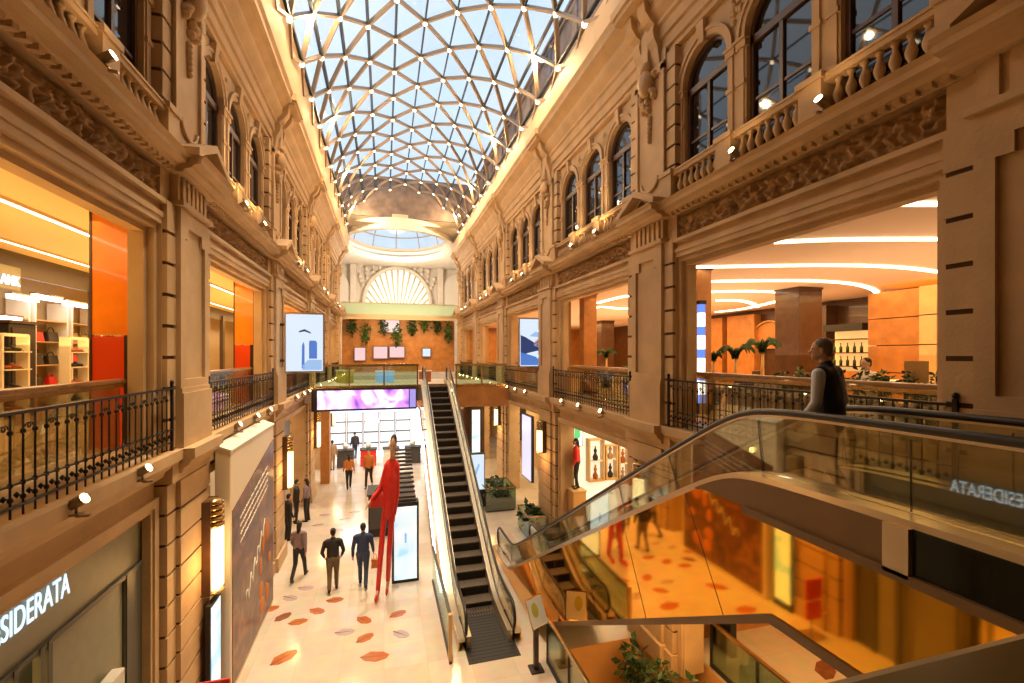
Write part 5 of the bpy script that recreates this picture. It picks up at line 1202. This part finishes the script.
for i in range(4):
    x = -2.2+i*1.3; t = thing('shop_counter', f'dark counter island in the far shop, {ORD[i]} from the left', 'counter', (x, 28.6, 0), 'counters of the far shop')
    b = MB(); b.box(x-.45, x+.45, 28.3, 28.9, 0, .95); b.build('body', ('dark_grey', 'red_bright', 'paper', 'dark_grey')[i], t, bevel=.02); b = MB(); b.box(x-.5, x+.5, 28.25, 28.95, .95, 1.0); b.build('top', 'black', t); b = MB(); b.ell((x, 28.6, 1.2), (.16, .12, .2)); b.build('display_head', 'paper', t)
p = on_y(372, 421, 30.5); t = thing('round_sign', 'round dark blue sign on the white far shop wall', 'sign', (p.x, 30.6, p.z))
b = MB(); b.tube([(p.x, 30.55, p.z), (p.x, 30.65, p.z)], .42, 24); b.build('disc', emitmat('blue_sign', (.05, .15, .5), .7), t); b = MB(); b.box(p.x-.2, p.x+.2, 30.52, 30.55, p.z-.15, p.z+.02); b.build('emblem', 'white_stripe', t)
# wood pier between hall and far shop, left
b = MB(); a, c = on_y(321, 440, 25.2), on_y(330, 440, 25.2); b.box(a.x, c.x, 25.0, 25.5, 0, 4.5); struct(b.build('trim_8', 'wood_orange'), 'orange wood pier at the left of the far shop', 'trim')
p = on_y(325, 440, 24.9)

# ------------------------------------------------------------------ people
def remesh_part(name, mb, m, parent, vox, smooth=4):
    o = mb.build(name, m); o.parent = parent
    r = o.modifiers.new('r', 'REMESH'); r.mode = 'VOXEL'; r.voxel_size = vox; r.use_smooth_shade = True
    s = o.modifiers.new('s', 'SMOOTH'); s.factor = .5; s.iterations = smooth
    bpy.context.view_layer.update()
    dg = bpy.context.evaluated_depsgraph_get(); me = bpy.data.meshes.new_from_object(o.evaluated_get(dg)); me.name = name
    o.modifiers.clear(); o.data = me
    for p in me.polygons: p.use_smooth = True
    if not me.materials: me.materials.append(M[m])
    return o
def V(*a): return Vector(a)
def person(label, loc, heading, height=1.72, stride=.3, lead=1, top='navy', legs='denim', hair='hair_dark', sleeve=None, arms=None, lean=0., long_hair=False, seated=False, vest=None, shoes='black', vox=.016, turn=0., name='person', cat='person', skirt=False, slim=1.):
    """heading: rotation about z; local +y is forward"""
    t = thing(name, label, cat, loc, None, heading); S = height/1.74; sl = slim
    hipz = .93 if not seated else .50
    f = lean
    pel = V(0, 0, hipz); ch = V(0, .02+f*.35, hipz+.36); sh = V(0, .0+f*.48, hipz+.50); nk = V(0, .02+f*.55, hipz+.60); hd = V(0, .05+f*.66, hipz+.715)
    def leg(sg):
        hip = pel+V(sg*.088, 0, -.02)
        if seated: return hip, hip+V(sg*.04, .42, .0), hip+V(sg*.05, .40, -.42), hip+V(sg*.06, .54, -.47)
        st = stride*lead*sg
        if abs(st) < .02: return hip, V(sg*.095, .02, .49), V(sg*.10, -.02, .075), V(sg*.12, .12, .03)
        if st > 0: return hip, V(sg*.09, st*.55+.02, .50), V(sg*.09, st*.95, .085), V(sg*.1, st*.95+.14, .045)
        return hip, V(sg*.09, st*.30+.05, .49), V(sg*.09, st*1.05, .13), V(sg*.1, st*1.05+.12, .035)
    def arm(sg):
        s0 = sh+V(sg*.185*sl, 0, -.03)
        if arms and arms.get(sg): e, w = arms[sg]; return s0, s0+V(sg*e[0], e[1], e[2]), s0+V(sg*w[0], w[1], w[2])
        sw = -stride*lead*sg*.45
        return s0, s0+V(sg*.05, sw*.5-.02, -.28), s0+V(sg*.06, sw*1.3+.08, -.52)
    def sc(p): return p*S
    def cone(mb, a, b, ra, rb, seg=10): mb.cone(sc(a), sc(b), ra*S, rb*S, seg)
    def ell(mb, c, r, rot=None): mb.ell(sc(c), tuple(q*S for q in r), 12, 8, rot)
    rot = Matrix.Rotation(turn, 3, 'Z'); 
    def H(x, y, z): return hd+rot @ V(x, y, z)
    body = MB()
    ell(body, H(0, 0, .02), (.073, .092, .10), rot); ell(body, H(0, .025, -.05), (.055, .065, .06), rot)
    cone(body, H(0, .088, .005), H(0, .108, -.022), .010, .014, 6)                 # nose
    cone(body, H(-.018, .082, -.06), H(.018, .082, -.06), .009, .009, 6)             # lips
    ell(body, H(0, .07, -.092), (.022, .02, .017), rot)                           # chin
    for sg in (-1, 1): ell(body, H(sg*.076, -.005, -.005), (.012, .02, .03), rot)
    cone(body, nk+V(0, -.01, -.04), hd+V(0, -.015, -.05), .058, .052)
    ell(body, ch, (.125*sl, .08, .18)); ell(body, pel+V(0, 0, .04), (.125*sl, .085, .11)); cone(body, pel+V(0, 0, .1), ch, .08, .08)
    cone(body, sh+V(-.13*sl, 0, -.01), sh+V(.13*sl, 0, -.01), .06, .06)
    for sg in (-1, 1):
        h, k, a, toe = leg(sg); cone(body, h, k, .075*sl, .052); cone(body, k, a, .05, .036); cone(body, a, toe, .036, .028)
        s0, e, w = arm(sg); cone(body, s0, e, .046, .036); cone(body, e, w, .036, .026)
        d = (w-e).normalized(); side = d.cross(V(0, 1, 0)); side = side.normalized() if side.length > .1 else V(1, 0, 0); fw = side.cross(d).normalized()
        pm = w+d*.045; cone(body, w, pm+d*.02, .026, .030)
        for q in range(4):
            o_ = fw*(-.026+q*.0175); L = (.062, .072, .066, .052)[q]; b0 = pm+d*.025+o_; b1 = b0+d*L*.55+side*sg*-.006; b2 = b1+d*L*.45+side*(-sg)*.022
            cone(body, b0, b1, .0095, .009, 6); cone(body, b1, b2, .009, .0075, 6)
        th0 = w+d*.025+fw*.026; th1 = th0+d*.03+fw*.02; cone(body, th0, th1, .012, .010, 6); cone(body, th1, th1+d*.028+side*(-sg)*.01, .010, .008, 6)
    remesh_part('body', body, 'skin', t, min(vox, .012)*S, 3)
    tr = MB()
    if skirt: pass
    for sg in (-1, 1):
        h, k, a, toe = leg(sg); cone(tr, h+V(0, 0, .02), k, .098*sl, .068); cone(tr, k, a+V(0, 0, .02), .066, .056)
    ell(tr, pel+V(0, -.01, .03), (.158*sl, .118, .125)); remesh_part('trousers', tr, legs, t, vox*S)
    up = MB(); ell(up, ch+V(0, 0, .02), (.168*sl, .122, .20)); ell(up, pel+V(0, 0, .14), (.158*sl, .12, .16)); cone(up, pel+V(-.04*sl, 0, .03), ch+V(-.04*sl, 0, 0), .118, .122); cone(up, pel+V(.04*sl, 0, .03), ch+V(.04*sl, 0, 0), .118, .122)
    cone(up, sh+V(-.135*sl, 0, -.015), sh+V(.135*sl, 0, -.015), .078, .078); cone(up, nk+V(0, -.01, -.08), nk+V(0, -.01, -.035), .075, .066)
    slv = up if not sleeve else MB()
    for sg in (-1, 1):
        s0, e, w = arm(sg); cone(slv, s0, e, .066, .053); cone(slv, e, e.lerp(w, .93), .052, .040)
    remesh_part('vest' if sleeve else 'jacket', up, top, t, vox*S)
    if sleeve: remesh_part('sleeves', slv, sleeve, t, vox*S)
    hr = MB(); ell(hr, H(0, -.018, .05), (.082, .092, .085), rot); ell(hr, H(0, -.045, .0), (.075, .062, .085), rot)
    if long_hair: cone(hr, H(0, -.06, .0), H(0, -.085, -.19), .07, .055); 
    remesh_part('hair', hr, hair, t, vox*.8*S)
    for sg in (-1, 1):
        e = MB(); ell(e, H(sg*.03, .079, .015), (.012, .009, .007), rot); o = e.build('eye', 'black'); o.parent = t
        h, k, a, toe = leg(sg); s = MB(); cone(s, a+V(0, -.04, -.03), toe, .045, .038); cone(s, a, a+V(0, 0, .01), .046, .045); remesh_part('shoe', s, shoes, t, vox*S)
    return t
def bag_on(label, p, h, m, w=.3):
    t = thing('shopping_bag', label, 'bag', p, 'bags carried by shoppers'); x, y, z = p
    b = MB(); b.box(x-w/2, x+w/2, y-.06, y+.06, z, z+h); b.build('body', m, t, bevel=.01); b = MB(); b.tube([(x+w*.25*math.cos(a), y, z+h+.16*math.sin(a)) for a in [PI*i/8 for i in range(9)]], .008, 5); b.build('handle', m, t)
p = on_z(832, 560, 5.08)
person('man in a dark vest over pale blue sleeves stepping onto the glass escalator', (4.28, 3.50, 5.06), R(18), 1.68, .22, 1, 'navy', 'charcoal', 'hair_grey', 'shirt', {-1: ((.04, .0, -.28), (.02, .16, -.50)), 1: ((.05, -.04, -.28), (.05, .05, -.52))}, .06, vox=.013, turn=R(28), slim=1.12)
p = on_z(333, 591, 0); person('man in black jacket and khaki trousers walking away down the hall', tuple(p), R(4), 1.72, .16, 1, 'charcoal', 'khaki', arms={-1: ((.08, -.02, -.27), (.03, .12, -.46)), 1: ((.08, -.02, -.27), (.03, .12, -.46))}, slim=1.1)
p = on_z(363, 586, 0); person('man in blue jacket and jeans walking away beside the black jacketed man', tuple(p), R(-3), 1.76, .2, -1, 'blue_cloth', 'denim', slim=1.12)
bag_on('small orange bag in the right hand of the man in blue', (p.x+.33, p.y-.02, .5), .24, 'orange_cloth', .2)
p = on_z(299, 579, 0); person('woman in mauve top walking by the hoarding', tuple(p), R(-12), 1.66, .3, 1, 'mauve', 'charcoal', long_hair=True, slim=.95)
p = on_z(307, 521, 0); person('woman in grey mauve coat standing near the left wall', tuple(p), R(70), 1.66, 0, 1, 'mauve', 'charcoal', long_hair=True, vox=.02)
p = on_z(296, 523, 0); person('person in black leaning against the left wall pier', tuple(p), R(-70), 1.68, 0, 1, 'charcoal', 'charcoal', vox=.02)
p = on_z(288, 540, 0); person('person in black standing beside the glowing left sconce', tuple(p), R(-50), 1.62, 0, 1, 'charcoal', 'charcoal', vox=.02)
p = on_z(349, 489, 0); person('woman in orange top walking towards the far shop', tuple(p), R(10), 1.68, .25, 1, 'orange_cloth', 'charcoal', long_hair=True, vox=.022)
p = on_z(369, 487, 0); person('tall man in tan jacket walking in the far hall', tuple(p), R(170), 1.85, .25, 1, 'orange_cloth', 'charcoal', vox=.022)
p = on_z(339, 468, 0); p.x -= .3; p.y -= .5; person('person in tan coat in front of the far shop', tuple(p), R(20), 1.7, .1, 1, 'tan_cloth', 'tan_cloth', vox=.024)
p = on_z(355, 459, 0); person('person in dark clothes browsing the far shop', tuple(p), R(20), 1.7, .1, 1, 'charcoal', 'navy', vox=.024)
p = on_y(577, 489, 14.5)
person('mannequin in red top and black trousers on an orange plinth in the right shop entrance', tuple(p), R(60), 1.72, .03, 1, 'red', 'charcoal', long_hair=True, vox=.02, name='mannequin', cat='mannequin')
t = thing('plinth', 'orange plinth under the red topped mannequin in the right shop entrance', 'plinth', (p.x, p.y, 0)); b = MB(); b.box(p.x-.24, p.x+.24, p.y-.24, p.y+.24, .1, p.z-.04); b.build('body', 'orange_stucco', t, bevel=.02); b = MB(); b.box(p.x-.27, p.x+.27, p.y-.27, p.y+.27, 0, .1); b.build('base', 'wood_dark', t); b = MB(); b.box(p.x-.26, p.x+.26, p.y-.26, p.y+.26, p.z-.04, p.z); b.build('top', 'wood_pale', t)
p = on_x(868, 384, 9.4); person('diner in a white shirt seated in the cafe', (9.4, p.y, 5.2), R(80), 1.75, 0, 1, 'white_cloth', 'charcoal', seated=True, vox=.018)
# giant red-suited figure beside the totem
arms = {1: ((.10, .03, -.24), (.26, .18, -.33)), -1: ((.05, -.03, -.28), (.02, -.02, -.52))}
gm = person('giant slender red suited display figure standing beside the lit totem', (-.05, 13.0, 0), R(172), 4.35, .10, 1, 'red', 'red', arms=arms, slim=.66, vox=.02, long_hair=True, name='mannequin', cat='mannequin', shoes='red'); gm.scale = (.47, .7, 1.); gm.rotation_euler.y = R(-4.2)
t = thing('handbag', 'large red handbag held out by the giant red suited figure', 'bag', (-.1, 12.93, 2.4)); b = MB()
hb = on_y(381, 499, 12.95); b.prism([(hb.x-.3, 12.85, hb.z-.2), (hb.x+.3, 12.85, hb.z-.2), (hb.x+.22, 12.85, hb.z+.16), (hb.x-.22, 12.85, hb.z+.16)], [(hb.x-.3, 13.02, hb.z-.2), (hb.x+.3, 13.02, hb.z-.2), (hb.x+.22, 13.02, hb.z+.16), (hb.x-.22, 13.02, hb.z+.16)]); b.build('body', 'red', t, bevel=.03)
b = MB(); b.tube([(hb.x+.15*math.cos(a), 12.93, hb.z+.16+.2*math.sin(a)) for a in [PI*i/8 for i in range(9)]], .02, 6); b.build('handle', 'black', t)

# ------------------------------------------------------------------ lights: lamps of the place, and added fills
def near_node(j, y): return min((p for (a, k), p in nodes.items() if a == j), key=lambda p: abs(p.y-y))-Vector((0, 0, .22))
for y, e in ((9.5, 50), (15, 560), (21, 600), (27, 600), (32, 500)):
    for j in (1, 9): light('POINT', near_node(j, y), e*1.1, (1, .66, .32), .1)
for s, bays in ((-1, bays_l), (1, bays_r)):
    for b_, (y0, y1) in enumerate(bays):
        if b_ > 3: continue
        for lev, (d, z, fr) in enumerate(((-.22, 5.2, (.24, .5, .74)), (-.34, 9.95, (.28, .57)))):
            for q in fr:
                y = y0+(y1-y0)*q; e = (60 if lev == 0 else 62)*(.16 if b_ == 0 else 1)
                light('SPOT', (X(s, d-.08), y, z), e, WARM, .06, spot=R(125), blend=.8, aim=(X(s, .35), y, z+2.2))
    for k in range(1, 5): light('POINT', (X(s, -.42), PK[s][k]+PW/2, 2.9), 26, AMBER, .12)
# store and cafe ceilings
for y in (6.2, 12.8, 19.5, 26.5, 33):
    light('AREA', (-5.6, y, 8.6), 100 if y < 8 else 150, (1, .58, .18), 3.0, size_y=5.4)
    light('AREA', (9.0, y, 8.6), 70 if y < 8 else 150, (1, .60, .24), 4.0, size_y=5.4)
for y in (8, 15, 22, 29): light('AREA', (14, y, 8.6), 300, (1, .55, .18), 5, size_y=6); light('AREA', (-8.2, y+6, 8.0), 22, (1, .88, .65), .4, size_y=4)
# upward area lights washing the ceilings
for y in (7, 14, 21, 29): light('AREA', (12, y, 6.6), 85 if y < 10 else 120, (1, .74, .50), 6, size_y=6, rot=(PI, 0, 0)); light('AREA', (-5.8, y, 6.8), 120, (1, .56, .15), 3, size_y=6, rot=(PI, 0, 0))
# ground-floor ceilings
for y in (12.5, 19.5, 26): light('AREA', (7.9, y, 4.3), 190, (1, .72, .36), 2.4, size_y=4); light('AREA', (-5, y, 4.3), 60, (1, .6, .25), 2, size_y=4)
light('AREA', (8.5, 5.2, 4.3), 260, (1, .52, .14), 3.2, size_y=5); light('AREA', (-5.6, 4.6, 4.3), 420, (1, .62, .2), 2.5, size_y=3.5); light('AREA', (-4.0, 6.9, 3.45), 9, (1, .85, .5), .6, size_y=2.5)
light('AREA', (4.9, 6.8, 2.2), 170, (1, .52, .16), .8, size_y=3)  # added amber fill brightening the sunken garden, no fixture
light('AREA', (-.3, 28.5, 4.3), 380, (1, .93, .85), 4.5, size_y=4)
light('AREA', (1.2, 23, 4.45), 160, (1, .74, .42), 5, size_y=3)
# spots added at the vault nodes to brighten the hall floor
for y in (7.5, 11.5, 15.5, 19): light('SPOT', near_node(4, y), 6200 if y < 12 else 4500, (1, .76, .46) if y < 12 else (1, .83, .60), .15, spot=R(46), blend=.9, aim=(-.9, y, 0))
# crossing
light('POINT', (1.2, 42, 12.5), 1900, (1, .84, .66), 1.0); light('AREA', (1.2, 40.0, 9.2), 150, (1, .6, .25), 6, size_y=2); light('AREA', (1.2, 34.5, 9.0), 170, (1, .66, .3), 6, size_y=1, aim=(1.2, 38.5, 7))

# ------------------------------------------------------------------ sky
w = bpy.data.worlds.new('sky'); scn.world = w; w.use_nodes = True; nt = w.node_tree; bg = nt.nodes['Background']
tc = nt.nodes.new('ShaderNodeTexCoord'); n1 = nt.nodes.new('ShaderNodeTexNoise'); n1.inputs['Scale'].default_value = 2.2; n1.inputs['Detail'].default_value = 6
rp = nt.nodes.new('ShaderNodeValToRGB'); rp.color_ramp.elements[0].position = .35; rp.color_ramp.elements[1].position = .72
rp.color_ramp.elements[0].color = (.50, .74, 1.0, 1); rp.color_ramp.elements[1].color = (.93, .98, 1., 1)
nt.links.new(tc.outputs['Generated'], n1.inputs['Vector']); nt.links.new(n1.outputs['Fac'], rp.inputs['Fac']); nt.links.new(rp.outputs['Color'], bg.inputs['Color'])
bg.inputs['Strength'].default_value = 1.12

scn.view_settings.view_transform = 'Standard'; scn.view_settings.look = 'None'; scn.view_settings.exposure = 0.0; scn.view_settings.gamma = 1; scn.view_settings.use_curve_mapping = False
scn.cycles.max_bounces = 7; scn.cycles.diffuse_bounces = 3; scn.cycles.glossy_bounces = 4; scn.cycles.transparent_max_bounces = 16; scn.cycles.transmission_bounces = 4
scn.cycles.caustics_reflective = False; scn.cycles.caustics_refractive = False; scn.cycles.sample_clamp_indirect = 4; scn.cycles.sample_clamp_direct = 0
scn.cycles.use_denoising = True
